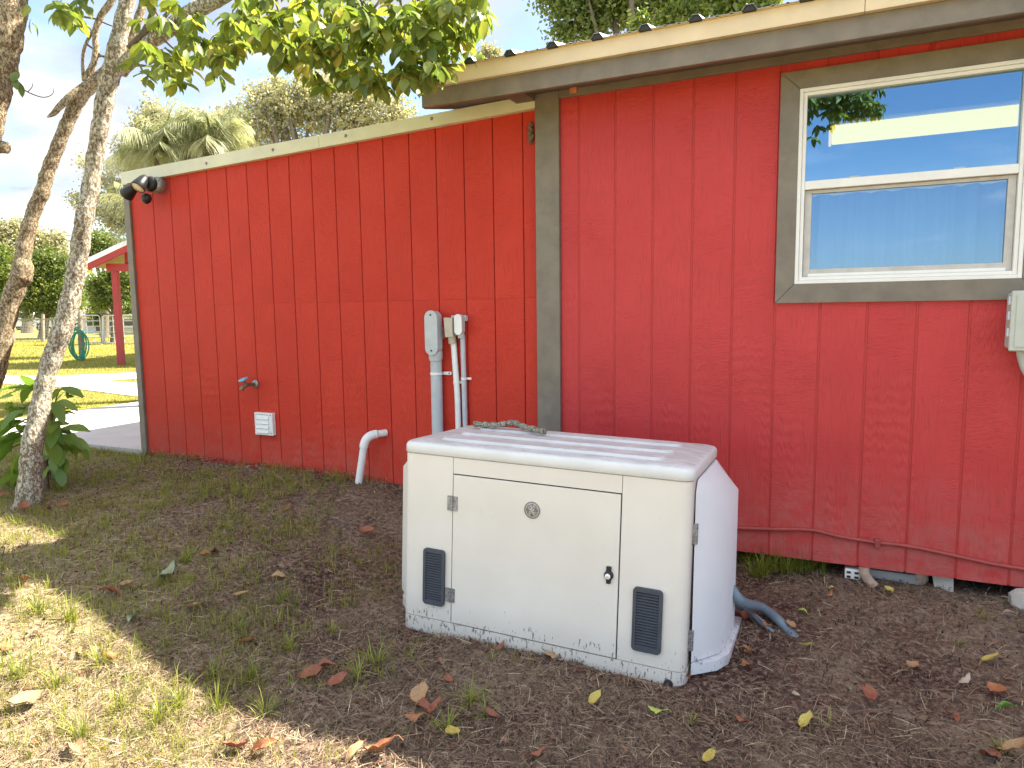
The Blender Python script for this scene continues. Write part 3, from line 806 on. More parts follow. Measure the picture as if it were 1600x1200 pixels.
MB().lathe([(0, .045), (.022, .042), (.034, .02), (.036, 0), (.024, -.02)], (-4.555, -.09, 2.312), (0, -.45, -1), 18).build('motion_sensor', m_black, fl_)

# mud nest by the post
ns = MB()
for k in range(14):
    c_ = np.array([-1.545 + random.uniform(-.012, .012), .012, 2.44 + (k - 7) * .0085]); r0 = random.uniform(.012, .022) * (1 - abs(k - 7) / 12)
    ns.lathe([(0, -r0), (r0 * .7, -r0 * .7), (r0, 0), (r0 * .8, r0 * .7)], c_, (random.uniform(-.4, .4), 1, random.uniform(-.4, .4)), 8)
tag(ns.build('mud_nest', m_nest), 'lumpy grey mud wasp nest tucked beside the top of the post', 'nest')

# meter / disconnect box at the right edge
eb = thing('electrical_box', (.80, -.02, 1.25), 'grey green electrical box with clips at the right edge below the window', 'electrical box')
MB().box((.699, -.112, 1.262), (.99, -.0005, 1.502)).build('enclosure', m_box, eb, .012, 3)
MB().box((.692, -.128, 1.255), (.997, -.1125, 1.509)).build('lid', m_box, eb, .008, 3)
MB().box((.710, -.132, 1.273), (.979, -.1285, 1.491)).build('raised_panel', m_box, eb, .003)
for z in (1.468, 1.405, 1.335): MB().box((.683, -.122, z - .018), (.6915, -.095, z + .018)).build('clip', m_pvcgrey, eb, .002)
pts = [np.array([.745 + .03 * math.sin(a * .9), -.06, 1.262 - a * .16]) for a in np.linspace(0, 5.2, 60)]
pts = curve_pts([(.748, -.06, 1.262), (.775, -.06, 1.17), (.84, -.06, 1.08), (.90, -.055, .95), (.92, -.05, .7), (.92, -.05, .4), (.92, -.05, .0)], 40)
MB().tube(pts, [.018 + .0018 * (i % 2) for i in range(len(pts))], 12).build('flexible_conduit', m_box, eb)

# painted conduit that runs along the foot of the right wall
cab = thing('painted_conduit', (.2, -.01, .3), 'thin red painted conduit running along the bottom of the right wall', 'conduit')
cp = [(1148, 825), (1180, 826), (1212, 827), (1250, 827), (1275, 829), (1310, 838), (1345, 844), (1372, 848), (1410, 852), (1440, 857), (1500, 870), (1550, 881), (1600, 889), (1700, 911)]
cp3 = [onplane(a, b, 1, -.011) for a, b in cp]
cp3 = [np.array([-1.3, -.011, cp3[0][2] - .01])] + cp3
MB().tube(cp3, .0095, 10).build('pipe', m_redpaint, cab)
q = onplane(1371, 849, 1, -.015)
MB().box((q[0] - .013, -.024, q[2] - .022), (q[0] + .013, -.0008, q[2] + .022)).build('clamp', m_redpaint, cab, .004)

# ------------------------------------------------------------------ generator
ga = np.array([1.0, .010, -.019]); gb = np.array([-.012, .997, -.045]); ga /= np.linalg.norm(ga)
gb -= ga * (ga @ gb); gb /= np.linalg.norm(gb); gc = np.cross(ga, gb)
GO = np.array([-1.659, -1.213, .146])
GM = Matrix(((ga[0], gb[0], gc[0], GO[0]), (ga[1], gb[1], gc[1], GO[1]), (ga[2], gb[2], gc[2], GO[2]), (0, 0, 0, 1)))
gen = thing('generator', (0, 0, 0), 'large beige plastic cased standby generator standing on the dirt by the wall', 'generator', mw=GM)
def gpart(mb, name, mat, bevel=0, seg=2, parent=None, label=None):
    me = mb.mesh(name, mat); o = bpy.data.objects.new(name, me); C.objects.link(o)
    o.parent = parent or gen
    if bevel:
        m = o.modifiers.new('bevel', 'BEVEL'); m.width = bevel; m.segments = seg; m.limit_method = 'ANGLE'; m.angle_limit = R(40)
        for p in me.polygons: p.use_smooth = True
        w = o.modifiers.new('wn', 'WEIGHTED_NORMAL')
    if label: o['label'] = label
    return o
def rrect(x0, x1, y0, y1, r_, n=6):
    p = []
    for cx, cy, a0 in ((x1 - r_, y0 + r_, -90), (x1 - r_, y1 - r_, 0), (x0 + r_, y1 - r_, 90), (x0 + r_, y0 + r_, 180)):
        for k in range(n + 1):
            a = R(a0 + 90 * k / n); p.append((cx + r_ * math.cos(a), cy + r_ * math.sin(a)))
    return p
XY = lambda a, b, d: (a, b, d)
XZ = lambda a, b, d: (a, d, b)
# base tray
gpart(MB().prism(rrect(-.004, 1.224, -.004, .594, .05), XY, -.07, -.006), 'base_tray', m_gen, .004)
gpart(MB().prism(rrect(.01, 1.21, .01, .58, .04), XY, -.008, .69), 'inner_case', m_ventdark)
# case shell as left panel, right panel with rounded corner, strip above door, door
def corner_panel(x0, x1, z0, z1, side, th=.012):
    "vertical panel whose outer edge wraps round the case corner"
    rr = .035; p = []
    if side > 0:
        p = [(x0, 0)] + [(x1 - rr + rr * math.sin(R(90 * k / 8)), rr - rr * math.cos(R(90 * k / 8))) for k in range(9)] + [(x1, .07)]
        q = [(x1 - th, .07)] + [(x1 - rr + (rr - th) * math.sin(R(90 * k / 8)), rr - (rr - th) * math.cos(R(90 * k / 8))) for k in range(8, -1, -1)] + [(x0, th)]
    else:
        p = [(x0, .07)] + [(x0 + rr - rr * math.cos(R(90 * k / 8)), rr - rr * math.sin(R(90 * k / 8))) for k in range(9)] + [(x1, 0)]
        q = [(x1, th)] + [(x0 + rr - (rr - th) * math.cos(R(90 * k / 8)), rr - (rr - th) * math.sin(R(90 * k / 8))) for k in range(8, -1, -1)] + [(x0 + th, .07)]
    return MB().prism(p + q, XY, z0, z1, True)
gpart(corner_panel(0, .2405, -.003, .706, -1), 'front_panel', m_gen, .0012)
gpart(corner_panel(.9655, 1.22, -.003, .706, 1), 'front_panel', m_gen, .0012)
gpart(MB().box((.2425, .0, .638), (.9635, .012, .706)), 'top_strip', m_gen, .0015)
door = gpart(MB().box((.2445, -.002, -.002), (.9605, .010, .633)), 'door', m_gen, .002)
gpart(MB().box((.0, .0705, -.003), (.012, .588, .706)), 'side_wall', m_gen)
gpart(MB().box((1.208, .0705, -.003), (1.22, .588, .706)), 'side_wall', m_gen)
gpart(MB().box((.012, .577, -.003), (1.208, .588, .706)), 'back_wall', m_gen)
# lid with rolled edge and three raised bands
lidp = rrect(-.006, 1.227, -.006, .632, .045, 8)
def offs(poly, d, c=(.61, .31)):
    return [(x + (d if x < c[0] else -d) * 1.0 if abs(x - c[0]) > .0 else x, y + (d if y < c[1] else -d)) for x, y in poly]
L = MB(); n = len(lidp); rings = []
for d, z in ((.003, .7085), (.0, .711), (.0, .739), (.003, .748), (.009, .7545), (.018, .758), (.10, .762)):
    rings.append([(x, y, z) for x, y in offs(lidp, d)])
v = [p for r_ in rings for p in r_]; f = []
for i in range(len(rings) - 1):
    for k in range(n): f.append((i * n + k, i * n + (k + 1) % n, (i + 1) * n + (k + 1) % n, (i + 1) * n + k))
L.add(v, f, True); L.add(rings[-1], [tuple(range(n))], True); L.add(rings[0], [tuple(range(n - 1, -1, -1))])
lid = gpart(L, 'lid', m_lid)
for y0, y1 in ((.075, .185), (.255, .365), (.435, .545)):
    B_ = MB(); o_ = rrect(.12, 1.10, y0, y1, .045, 6); i_ = rrect(.135, 1.085, y0 + .013, y1 - .013, .034, 6); m_ = len(o_)
    B_.add([(x, y, .7605) for x, y in o_] + [(x, y, .771) for x, y in i_], [(k, (k + 1) % m_, (k + 1) % m_ + m_, k + m_) for k in range(m_)], True)
    B_.add([(x, y, .771) for x, y in i_], [tuple(range(m_))])
    rbn = gpart(B_, 'raised_band', m_lid, parent=lid)
# flared end covers
def endcap(sx, name):
    def P(x, y, z):
        g_ = .0035 + .009 * max(0, 1 - z / .5)      # the cover has sprung away a little at the bottom
        return (1.2215 + x + g_, y, z) if sx > 0 else (-.0015 - x, y, z)
    yA, yB, yC, yD = .062, .19, .50, .60
    o_, o2 = (.088, .108) if sx > 0 else (.128, .130)
    v = [P(.0, yA, .012), P(o_, yB, .012), P(o2, yC, .012), P(.0, yD, .012),
         P(.0, yA, .655), P(o_, yB, .60), P(o2, yC, .595), P(.0, yD, .66),
         P(.0, yA + .03, .703), P(.012, yB, .703), P(.012, yC, .703), P(.0, yD, .703)]
    f = [(0, 1, 5, 4), (1, 2, 6, 5), (2, 3, 7, 6), (4, 5, 9, 8), (5, 6, 10, 9), (6, 7, 11, 10), (8, 9, 10, 11), (3, 2, 1, 0)]
    if sx < 0: f = [tuple(reversed(q)) for q in f]
    cap = gpart(MB().add(v, f), name, m_cap if sx > 0 else m_gen, .006, 2)
    fo = [P(.0, yA - .01, 0)[:2], P(.085, yB - .055, 0)[:2], P(.118, yB + .02, 0)[:2], P(.128, yC + .0, 0)[:2], P(.128, yD, 0)[:2], P(.0, yD, 0)[:2]]
    if sx < 0: fo = fo[::-1]
    gpart(MB().prism(fo, XY, -.03, .0105), 'foot_flange', m_cap if sx > 0 else m_gen, .005, parent=cap)
    return cap
capR = endcap(1, 'end_cover'); capL = endcap(-1, 'end_cover')
for z in (.49, .27):
    gpart(MB().lathe([(0, 0), (.008, 0), (.008, .004)], (1.232, .078, z + .07), (-.6, .8, 0), 10), 'screw_hole', m_dark, parent=capR)
# hinges
def hinge(x, z, h=.062, w=.048, par=None):
    m = MB(); m.box((x - w / 2, -.0055, z - h / 2), (x - .004, -.0022, z + h / 2)); m.box((x + .004, -.0055, z - h / 2), (x + w / 2, -.0022, z + h / 2))
    m.tube([(x, -.007, z - h / 2), (x, -.007, z + h / 2)], .005, 10)
    return gpart(m, 'hinge', m_zinc, .0008, parent=par)
hinge(.2425, .512, par=door); hinge(.238, .117, .060, .044, par=door)
def side_hinge(z):
    m = MB(); m.box((1.2205, .052, z - .038), (1.229, .0725, z + .038)); m.tube([(1.231, .062, z - .038), (1.231, .062, z + .038)], .008, 10)
    return gpart(m, 'hinge', m_zinc, .001, parent=capR)
side_hinge(.505); side_hinge(.10)
# louvred vents
def vent(x0, x1, z0, z1):
    w = .013
    m = MB(); o_ = rrect(x0, x1, z0, z1, .016, 5); i_ = [(min(max(x, x0 + w), x1 - w), min(max(z, z0 + w + .004), z1 - w - .004)) for x, z in o_]; k_ = len(o_)
    m.add([(x, -.012, z) for x, z in o_] + [(x, -.012, z) for x, z in i_] + [(x, -.001, z) for x, z in o_] + [(x, -.001, z) for x, z in i_],
          [(k, (k + 1) % k_, (k + 1) % k_ + k_, k + k_) for k in range(k_)] + [((k + 1) % k_, k, k + 2 * k_, (k + 1) % k_ + 2 * k_) for k in range(k_)] + [(k + k_, (k + 1) % k_ + k_, (k + 1) % k_ + 3 * k_, k + 3 * k_) for k in range(k_)])
    vf = gpart(m, 'vent', m_vent)
    gpart(MB().box((x0 + w, -.0012, z0 + w), (x1 - w, -.0004, z1 - w)), 'vent_backing', m_ventdark, parent=vf)
    ns_ = 19; zz0 = z0 + w + .004; dz = (z1 - z0 - 2 * w - .008) / ns_
    for k in range(ns_):
        z = zz0 + k * dz
        gpart(MB().hexa([(x0 + w, -.0105, z), (x1 - w, -.0105, z), (x1 - w, -.0015, z + dz * .55), (x0 + w, -.0015, z + dz * .55),
                         (x0 + w, -.0105, z + dz * .3), (x1 - w, -.0105, z + dz * .3), (x1 - w, -.0015, z + dz * .8), (x0 + w, -.0015, z + dz * .8)]), 'slat', m_vent, parent=vf)
    return vf
vent(.108, .212, .061, .305); vent(1.022, 1.133, .050, .294)
# lock
lk = gpart(MB().lathe([(0, -.014), (.014, -.014), (.018, -.010), (.018, -.002)], (.925, 0, .319), (0, 1, 0), 20), 'lock_handle', m_black, parent=door)
gpart(MB().prism([(-.008, -.032), (.008, -.032), (.010, .0), (.009, .034), (-.009, .034), (-.010, .0)], lambda a, b, d: (.925 + a, d, .319 + b), -.011, -.0022), 'lock_wing', m_black, .002, parent=door)
gpart(MB().lathe([(0, -.017), (.010, -.017), (.011, -.0142)], (.923, 0, .316), (0, 1, 0), 16), 'key_cylinder', m_pvcwhite, parent=door)
gpart(MB().box((.9205, -.018, .3148), (.926, -.0171, .317)), 'key_slot', m_dark, parent=door)
# round monogram badge
m_bd = simple('badge_silver', (.60, .56, .50), .4, .05); m_bg = simple('badge_grey', (.22, .19, .16), .5, .08)
bx_, bz_ = .603, .529; BR = .0335
bdg = gpart(MB().lathe([(0, -.0035), (BR, -.0035), (BR, -.0021)], (bx_, 0, bz_), (0, 1, 0), 32), 'badge', m_bd, parent=door)
m = MB(); m.tube([(bx_ + BR * .96 * math.cos(a), -.0042, bz_ + BR * .96 * math.sin(a)) for a in np.linspace(0, 2 * math.pi, 41)], .0020, 6, False)
gpart(m, 'badge_ring', m_bg, parent=door)
gpart(MB().lathe([(0, -.0042), (BR * .76, -.0042), (BR * .76, -.0036)], (bx_, 0, bz_), (0, 1, 0), 30), 'badge_field', m_bg, parent=door)
mono = MB()
letters = [
    [(-.02, .30), (-.14, .48), (-.34, .46), (-.42, .26), (-.34, .08), (-.18, .06), (-.08, .2), (-.06, .36)],       # upper bowl of the G
    [(-.07, .42), (-.06, .1), (-.08, -.2), (-.16, -.46), (-.32, -.5), (-.36, -.34), (-.24, -.16), (-.06, -.05), (.08, .02)],  # its tail loop
    [(.38, .34), (.30, .48), (.16, .46), (.10, .30), (.16, .12), (.28, .04)],                                        # top of the E
    [(.28, .04), (.14, -.02), (.08, -.22), (.14, -.44), (.30, -.50), (.42, -.38), (.40, -.22), (.28, -.18), (.22, -.28), (.28, -.34)],
]
for lt in letters:
    mono.tube([(bx_ + a * BR, -.0050, bz_ + b * BR) for a, b in curve_pts(lt)], .0015, 6)
for q in range(4):                                                                                                   # four water-drop flourishes in the rim
    a0 = R(45 + 90 * q)
    mono.tube([(bx_ + BR * (.66 + .13 * math.sin(k / 8 * math.pi)) * math.cos(a0 + (k - 4) * .13), -.0048, bz_ + BR * (.66 + .13 * math.sin(k / 8 * math.pi)) * math.sin(a0 + (k - 4) * .13)) for k in range(9)], .0013, 5)
gpart(mono, 'monogram', m_bd, parent=door)
# drain hole at the front right foot
gpart(MB().tube([(1.165, -.012, -.052), (1.165, .03, -.052)], .017, 14), 'drain_stub', m_dark)

# stick on the lid
stp = [GM @ Vector(p) for p in ((.10, .46, .786), (.16, .452, .787), (.22, .448, .790), (.27, .46, .800), (.31, .47, .806), (.35, .455, .796), (.42, .43, .789), (.49, .41, .785))]
sk = MB().tube(curve_pts([tuple(p) for p in stp], 4), [.0135 + .003 * math.sin(i * 1.9) for i in range(29)], 9, rough=.3, seed=3)
tag(sk.build('stick', m_stick), 'knobbly lichen covered stick lying on top of the generator lid', 'stick')

# liquid-tight hoses leaving the generator
def ribbed(p3, r_, name, label):
    pts = curve_pts(p3, 18)
    o = MB().tube(pts, [r_ * .92 * (1.0 if i % 2 else .86) for i in range(len(pts))], 14).build(name, m_hose)
    return tag(o, label, 'hose')
gz = lambda x, y: float(ground_h(x, y))
h0 = onplane(1135, 912, 1, -.72)
hE = onground(1236, 992, .0)
ribbed([h0 + [-.12, .02, .03], h0, onplane(1160, 940, 1, -.73), onground(1190, 966, .045), onground(1220, 983, .025), hE + [.05, .0, -.05]], .0235, 'conduit_hose', 'ribbed blue grey hose curving from the generator down into the dirt')
ribbed([h0 + [-.12, .0, -.05], onplane(1135, 942, 1, -.72), onground(1160, 962, .035), onground(1185, 976, .02), onground(1212, 986, -.02)], .015, 'conduit_hose', 'thinner grey hose lying under the ribbed hose beside the generator')

# ------------------------------------------------------------------ bits under the house
def blob(name, p, size, mat, label, cat, seed, sq=(1, 1, 1), flat=.5):
    rg = np.random.default_rng(seed); m = MB(); v = []; nlat, nlon = 5, 9
    for i in range(nlat + 1):
        th = math.pi * i / nlat
        for j in range(nlon):
            ph = 2 * math.pi * j / nlon; rr = size * (1 + (rg.random() - .5) * .45)
            v.append((p[0] + rr * math.sin(th) * math.cos(ph) * sq[0], p[1] + rr * math.sin(th) * math.sin(ph) * sq[1], p[2] + rr * math.cos(th) * sq[2]))
    f = [(i * nlon + j, (i + 1) * nlon + j, (i + 1) * nlon + (j + 1) % nlon, i * nlon + (j + 1) % nlon) for i in range(nlat) for j in range(nlon)]
    m.add(v, f); return tag(m.build(name, mat, bevel=size * .1), label, cat)
p = onground(1592, 948); blob('stone', p + [.02, 0, .03], .055, m_stone, 'pale angular stone on the dirt at the right edge under the wall', 'stone', 2)
p = onground(1437, 915); blob('stone', p + [0, .02, .035], .042, m_terra, 'paint stained rubble lump under the wall beside the concrete block', 'rubble', 5, (.8, .8, 1.1))
cb = onground(1404, 915)
MB().box((cb[0] - .13, cb[1] + .03, -.02), (cb[0] + .10, cb[1] + .22, .185))
tag(MB().box((cb[0] - .13, cb[1] + .04, -.02), (cb[0] + .10, cb[1] + .24, .165)).build('concrete_block', m_block, bevel=.006), 'grey concrete footing block under the right wall', 'concrete block')
wb = onground(1332, 912)
ob = thing('plastic_block', (wb[0], wb[1] + .04, wb[2]), 'small white slotted plastic fitting lying under the right wall', 'plastic fitting')
MB().box((wb[0] - .035, wb[1] + .03, wb[2] + .005), (wb[0] + .035, wb[1] + .09, wb[2] + .055)).build('body', m_white, ob, .004)
for dx in (-.022, .012):
    for dz in (.012, .034): MB().box((wb[0] + dx - .004, wb[1] + .0285, wb[2] + dz), (wb[0] + dx + .014, wb[1] + .0298, wb[2] + dz + .011)).build('slot', m_dark, ob)
tp = onground(1362, 916)
tag(MB().tube(curve_pts([(tp[0] - .035, tp[1] + .02, tp[2] + .075), (tp[0] - .030, tp[1] + .015, tp[2] + .045), (tp[0] - .01, tp[1] + .01, tp[2] + .015), (tp[0] + .015, tp[1], tp[2] - .005)], 4), [.024] * 13, 10).build('pipe_stub', m_terra), 'curved broken pipe stub with a red painted end under the right wall', 'pipe')
sp_ = onground(1478, 925)
tag(MB().hexa([(sp_[0] - .045, sp_[1] + .02, sp_[2] + .0), (sp_[0] + .03, sp_[1] + .0, sp_[2] - .01), (sp_[0] + .035, sp_[1] + .03, sp_[2]), (sp_[0] - .04, sp_[1] + .06, sp_[2]),
               (sp_[0] - .055, sp_[1] + .03, sp_[2] + .06), (sp_[0] + .03, sp_[1] + .02, sp_[2] + .065), (sp_[0] + .035, sp_[1] + .05, sp_[2] + .065), (sp_[0] - .05, sp_[1] + .07, sp_[2] + .06)]).build('slab_shard', m_stone, bevel=.003), 'pale shard of slab leaning under the right wall, right of the rubble', 'rubble')

# ------------------------------------------------------------------ leaves
def leaf_mesh(name, mat, L_=1.0, W=.42, fold=.18, droop=.25, nseg=6, tip=1.3, wav=.03, seed=0, shp=1.12):
    m = MB(); v = []; f = []; rg = random.Random(seed)
    for i in range(nseg + 1):
        t = i / nseg
        w = W * .5 * (math.sin(math.pi * t ** shp) ** .7 if 0 < t < 1 else 0)
        x = t * L_; z = -droop * t * t * L_
        for s in (-1, 0, 1):
            v.append((x, s * w, z + abs(s) * w * fold * 2 + wav * rg.uniform(-1, 1) * abs(s)))
    for i in range(nseg):
        a = i * 3
        f += [(a, a + 3, a + 4, a + 1), (a + 1, a + 4, a + 5, a + 2)]
    m.add(v, f, True)
    return m.mesh(name, mat)
def leaf_arrays(me):
    v = np.array([vv.co[:] for vv in me.vertices]); f = [tuple(p.vertices[:]) for p in me.polygons]
    return (v, np.array(f)) if len({len(q) for q in f}) == 1 else (v, f)
def mats_from(dirs, rolls, scales, pos):
    "numpy batch: x axis = leaf direction, z axis roughly up rolled about it"
    d = dirs / np.linalg.norm(dirs, axis=1, keepdims=True)
    upv = np.tile(np.array([0, 0, 1.0]), (len(d), 1)); y = np.cross(upv, d); ln = np.linalg.norm(y, axis=1, keepdims=True)
    y = np.where(ln < 1e-3, np.array([0, 1.0, 0]), y / np.maximum(ln, 1e-3)); z = np.cross(d, y)
    c = np.cos(rolls)[:, None]; s = np.sin(rolls)[:, None]
    y2 = y * c + z * s; z2 = -y * s + z * c
    return np.stack([d, y2, z2], -1) * scales[:, None, None], pos
def batch(name, base, mats, pos, mat, tint=None, parent=None):
    bv, bf = base; n_ = len(pos); k = len(bv)
    V = np.einsum('nij,kj->nki', mats, bv) + pos[:, None, :]
    Fq = (bf[None, :, :] + (np.arange(n_) * k)[:, None, None]).reshape(-1, bf.shape[1])
    me = bpy.data.meshes.new(name); V = V.reshape(-1, 3)
    me.vertices.add(len(V)); me.vertices.foreach_set('co', V.astype(np.float32).ravel())
    nf = len(Fq); ns_ = Fq.shape[1]
    me.loops.add(nf * ns_); me.loops.foreach_set('vertex_index', Fq.astype(np.int32).ravel())
    me.polygons.add(nf); me.polygons.foreach_set('loop_start', (np.arange(nf) * ns_).astype(np.int32))
    me.polygons.foreach_set('loop_total', np.full(nf, ns_, np.int32))
    me.polygons.foreach_set('use_smooth', np.ones(nf, bool))
    if tint is None: tint = rng.random(n_)
    a = me.attributes.new('tint', 'FLOAT', 'POINT'); a.data.foreach_set('value', np.repeat(tint, k).astype(np.float32))
    me.update(calc_edges=True); me.materials.append(mat)
    o = bpy.data.objects.new(name, me); C.objects.link(o)
    if parent is not None: hang(o, parent)
    return o
broad = [leaf_mesh('leaf', m_leaf, 1, .52, .14, .30, seed=1), leaf_mesh('leaf', m_leaf, 1, .46, .22, .45, seed=2), leaf_mesh('leaf', m_leaf, 1, .58, .08, .15, seed=3), leaf_mesh('leaf', m_leaf, 1, .48, .26, .6, seed=4)]
broad_a = [leaf_arrays(b) for b in broad]

# ------------------------------------------------------------------ near trees
def pathpts(lst):
    "lst of (px,py,depth,radius px)"
    P = [at(a, b, d) for a, b, d, r_ in lst]; Rr = [r_ / F_PX * d for a, b, d, r_ in lst]
    P = curve_pts(P, 8); Rr = [float(c[0]) for c in curve_pts([(q,) for q in Rr], 8)]
    return P, Rr
def bark_tube(lst, n=28, rough=.05, seed=0, knots=()):
    P, Rr = pathpts(lst); rg = np.random.default_rng(seed)
    ph = rg.random(3) * 6
    Rr = [r_ * .80 * (1 + .05 * math.sin(i * .9 + ph[0]) + .03 * math.sin(i * 2.3 + ph[1])) for i, r_ in enumerate(Rr)]
    return MB().tube(P, Rr, n, True, rough, seed)
baseA = onplane(45, 795, 2, .30)
dA = float((baseA - EYEP) @ fw)
trA = thing('broadleaf_tree', baseA, 'mottled pale grey barked tree leaning right, its trunk base by the leafy sapling', 'tree')
A = [(42, 812, dA, 32), (45, 785, dA, 25), (48, 740, dA, 20), (50, 700, dA, 19), (60, 650, dA + .02, 17.5), (70, 600, dA + .04, 16.5), (81, 560, dA + .05, 17), (99, 510, dA + .05, 18), (114, 450, dA + .05, 16.5), (123, 400, dA + .04, 16.5),
     (130, 350, dA, 16), (140, 300, dA, 15), (148, 250, dA, 15), (156, 200, dA - .03, 15), (165, 150, dA - .05, 16.5), (177, 100, dA - .08, 17), (188, 50, dA - .1, 15), (199, 0, dA - .12, 14), (214, -70, dA - .15, 13), (235, -170, dA - .2, 11), (262, -300, dA - .3, 8), (282, -430, dA - .35, 5), (295, -540, dA - .4, 3)]
bark_tube(A, 32, .06, 1).build('trunk', m_barkA, trA)
limb = [(188, 112, dA - .05, 13), (205, 92, dA - .08, 14), (232, 68, dA - .12, 13.5), (262, 47, dA - .18, 14), (292, 25, dA - .22, 16), (330, 3, dA - .27, 15), (385, -28, dA - .35, 14), (450, -60, dA - .45, 12), (540, -95, dA - .5, 9), (640, -120, dA - .5, 6)]
bark_tube(limb, 24, .06, 2).build('limb', m_barkA, trA, label='thick limb reaching right over the roof')
def twig(lst, parent, name='branch', mat=None, n=8, seed=0):
    P, Rr = pathpts(lst); return MB().tube(P, Rr, n, True, .12, seed).build(name, mat or m_twig, parent)
d0 = dA - .15
twig([(200, 75, d0, 4), (225, 48, d0, 4), (238, 10, d0, 3), (233, -30, d0, 3)], trA, seed=1)
twig([(203, 72, d0, 4), (240, 40, d0, 3.5), (262, 20, d0, 3), (275, -10, d0, 2.5)], trA, seed=2)
twig([(228, 35, d0, 2.5), (262, 68, d0 - .1, 1.6), (290, 92, d0 - .2, 1.2), (314, 110, d0 - .2, .7)], trA, seed=3)
twig([(240, 10, d0, 2), (255, 35, d0 - .1, 1.6), (285, 52, d0 - .2, 1.2), (314, 58, d0 - .2, .8)], trA, seed=4)
twig([(216, 102, d0, 2), (245, 102, d0 - .05, 1.5), (275, 84, d0 - .1, 1)], trA, seed=5)
for i in range(16):
    x = 380 + i * 24; y = random.uniform(-60, -20); dd = d0 - random.uniform(.0, .5)
    twig([(x, y, dd, 3.2), (x + random.uniform(-10, 25), y + 40, dd - .05, 2.4), (x + random.uniform(-20, 40), y + random.uniform(70, 130), dd - .1, 1.1)], trA, seed=20 + i)
# whorls of big leaves: (px, py, spread px, number of whorls)
spots = [(120, 14, 22, 5), (98, 8, 12, 2), (250, 6, 35, 5), (232, 95, 26, 4), (262, 108, 24, 4), (285, 88, 18, 3), (305, 58, 16, 3), (330, 78, 22, 4), (352, 92, 14, 3), (372, 62, 14, 3), (296, 25, 22, 3),
         (380, 22, 32, 9), (415, 55, 30, 9), (440, 80, 22, 6), (455, 25, 35, 10), (500, 40, 35, 12), (495, 100, 22, 7), (530, 85, 34, 12), (560, 110, 28, 9), (572, 50, 32, 11), (545, 10, 40, 10), (590, 128, 14, 4),
         (615, 25, 36, 10), (640, 85, 28, 8), (628, 118, 14, 4), (665, 45, 34, 11), (680, 92, 28, 8), (705, 20, 34, 9), (715, 75, 26, 7), (748, 12, 18, 4), (735, 48, 20, 4), (600, -20, 90, 12), (450, -25, 60, 8), (720, -20, 40, 6), (748, 88, 10, 2)]
LV = []
for (sx, sy, spd, nw) in spots:
    for w in range(int(nw * 1.5)):
        px = random.gauss(sx, spd * .55); py = random.gauss(sy, spd * .55); dd = dA - random.uniform(.15, 1.1)
        if 560 < px < 700 and py > 135: continue
        c0 = at(px, py, dd)
        ax = np.array([random.uniform(-.7, .7), random.uniform(-.7, .7), random.uniform(-.9, .1)])
        nl = random.randint(6, 9)
        for k in range(nl):
            a = 2 * math.pi * k / nl + random.uniform(-.3, .3)
            d_ = np.array([math.cos(a), math.sin(a), random.uniform(-.9, .15)]) + ax * .6
            LV.append((c0 + np.array([random.gauss(0, .012) for _ in range(3)]), d_, random.uniform(-.7, .7), random.uniform(.058, .102), py))
random.shuffle(LV)
LV.sort(key=lambda q: -(q[4] > 2))
singles, rest = LV[:300], LV[300:]
for i, (c0, d_, ro, s, _) in enumerate(singles):
    mt, _p = mats_from(np.array([d_]), np.array([ro]), np.array([s]), None)
    o = bpy.data.objects.new('leaf', broad[i % 4]); C.objects.link(o)
    mm = Matrix.Identity(4)
    for r_ in range(3):
        for c_ in range(3): mm[r_][c_] = mt[0][r_][c_]
        mm[r_][3] = c0[r_]
    hang_at(o, trA, mm)
P_ = np.array([q[0] for q in rest]); D_ = np.array([q[1] for q in rest]); Ro = np.array([q[2] for q in rest]); S_ = np.array([q[3] for q in rest])
mt, _p = mats_from(D_, Ro, S_, None)
o = batch('foliage', broad_a[0], mt, P_, m_leafs, None, trA); o['kind'] = 'stuff'

trB = thing('broadleaf_tree', onplane(-60, 800, 2, .3), 'brown barked leaning trunk left of the pale one, forked with dead side branches', 'tree')
dB = dA + .55
B = [(-75, 850, dB, 24), (-55, 760, dB, 20), (-30, 660, dB, 18), (-8, 580, dB, 18), (3, 530, dB, 18), (14, 480, dB, 17), (27, 445, dB, 17), (35, 425, dB, 19), (36, 400, dB, 14), (44, 360, dB, 13), (55, 325, dB, 13), (66, 300, dB, 13), (74, 270, dB, 12), (84, 245, dB, 12), (98, 210, dB, 12), (110, 182, dB, 12),
     (124, 155, dB, 12.5), (138, 138, dB, 12), (158, 124, dB, 10), (180, 105, dB, 9), (205, 60, dB, 8), (225, 0, dB, 7), (240, -60, dB, 6), (262, -160, dB, 5), (280, -280, dB, 4), (290, -400, dB, 2)]
bark_tube(B, 28, .08, 5).build('trunk', m_barkB, trB)
twig([(136, 133, dB, 7), (112, 150, dB - .05, 6), (95, 165, dB - .1, 5), (84, 177, dB - .12, 4), (74, 183, dB - .15, 1.2)], trB, 'branch', m_barkB, 12, 31)
twig([(134, 126, dB, 6), (146, 100, dB, 5), (150, 78, dB, 5), (149, 50, dB, 4.5), (158, 25, dB, 5), (175, 0, dB, 5), (190, -30, dB, 4)], trB, 'branch', m_barkB, 12, 32)
twig([(131, 126, dB, 2.8), (129, 95, dB, 2.4), (133, 72, dB, 2.4), (143, 52, dB, 2.4), (152, 38, dB, 2.4)], trB, 'branch', m_barkB, 10, 33)
twig([(140, 132, dB, 6), (160, 112, dB, 6), (180, 100, dB, 5)], trB, 'branch', m_barkB, 12, 34)
twig([(152, 88, dB, 1.8), (165, 88, dB, 1.3), (175, 92, dB, .8)], trB, seed=35)
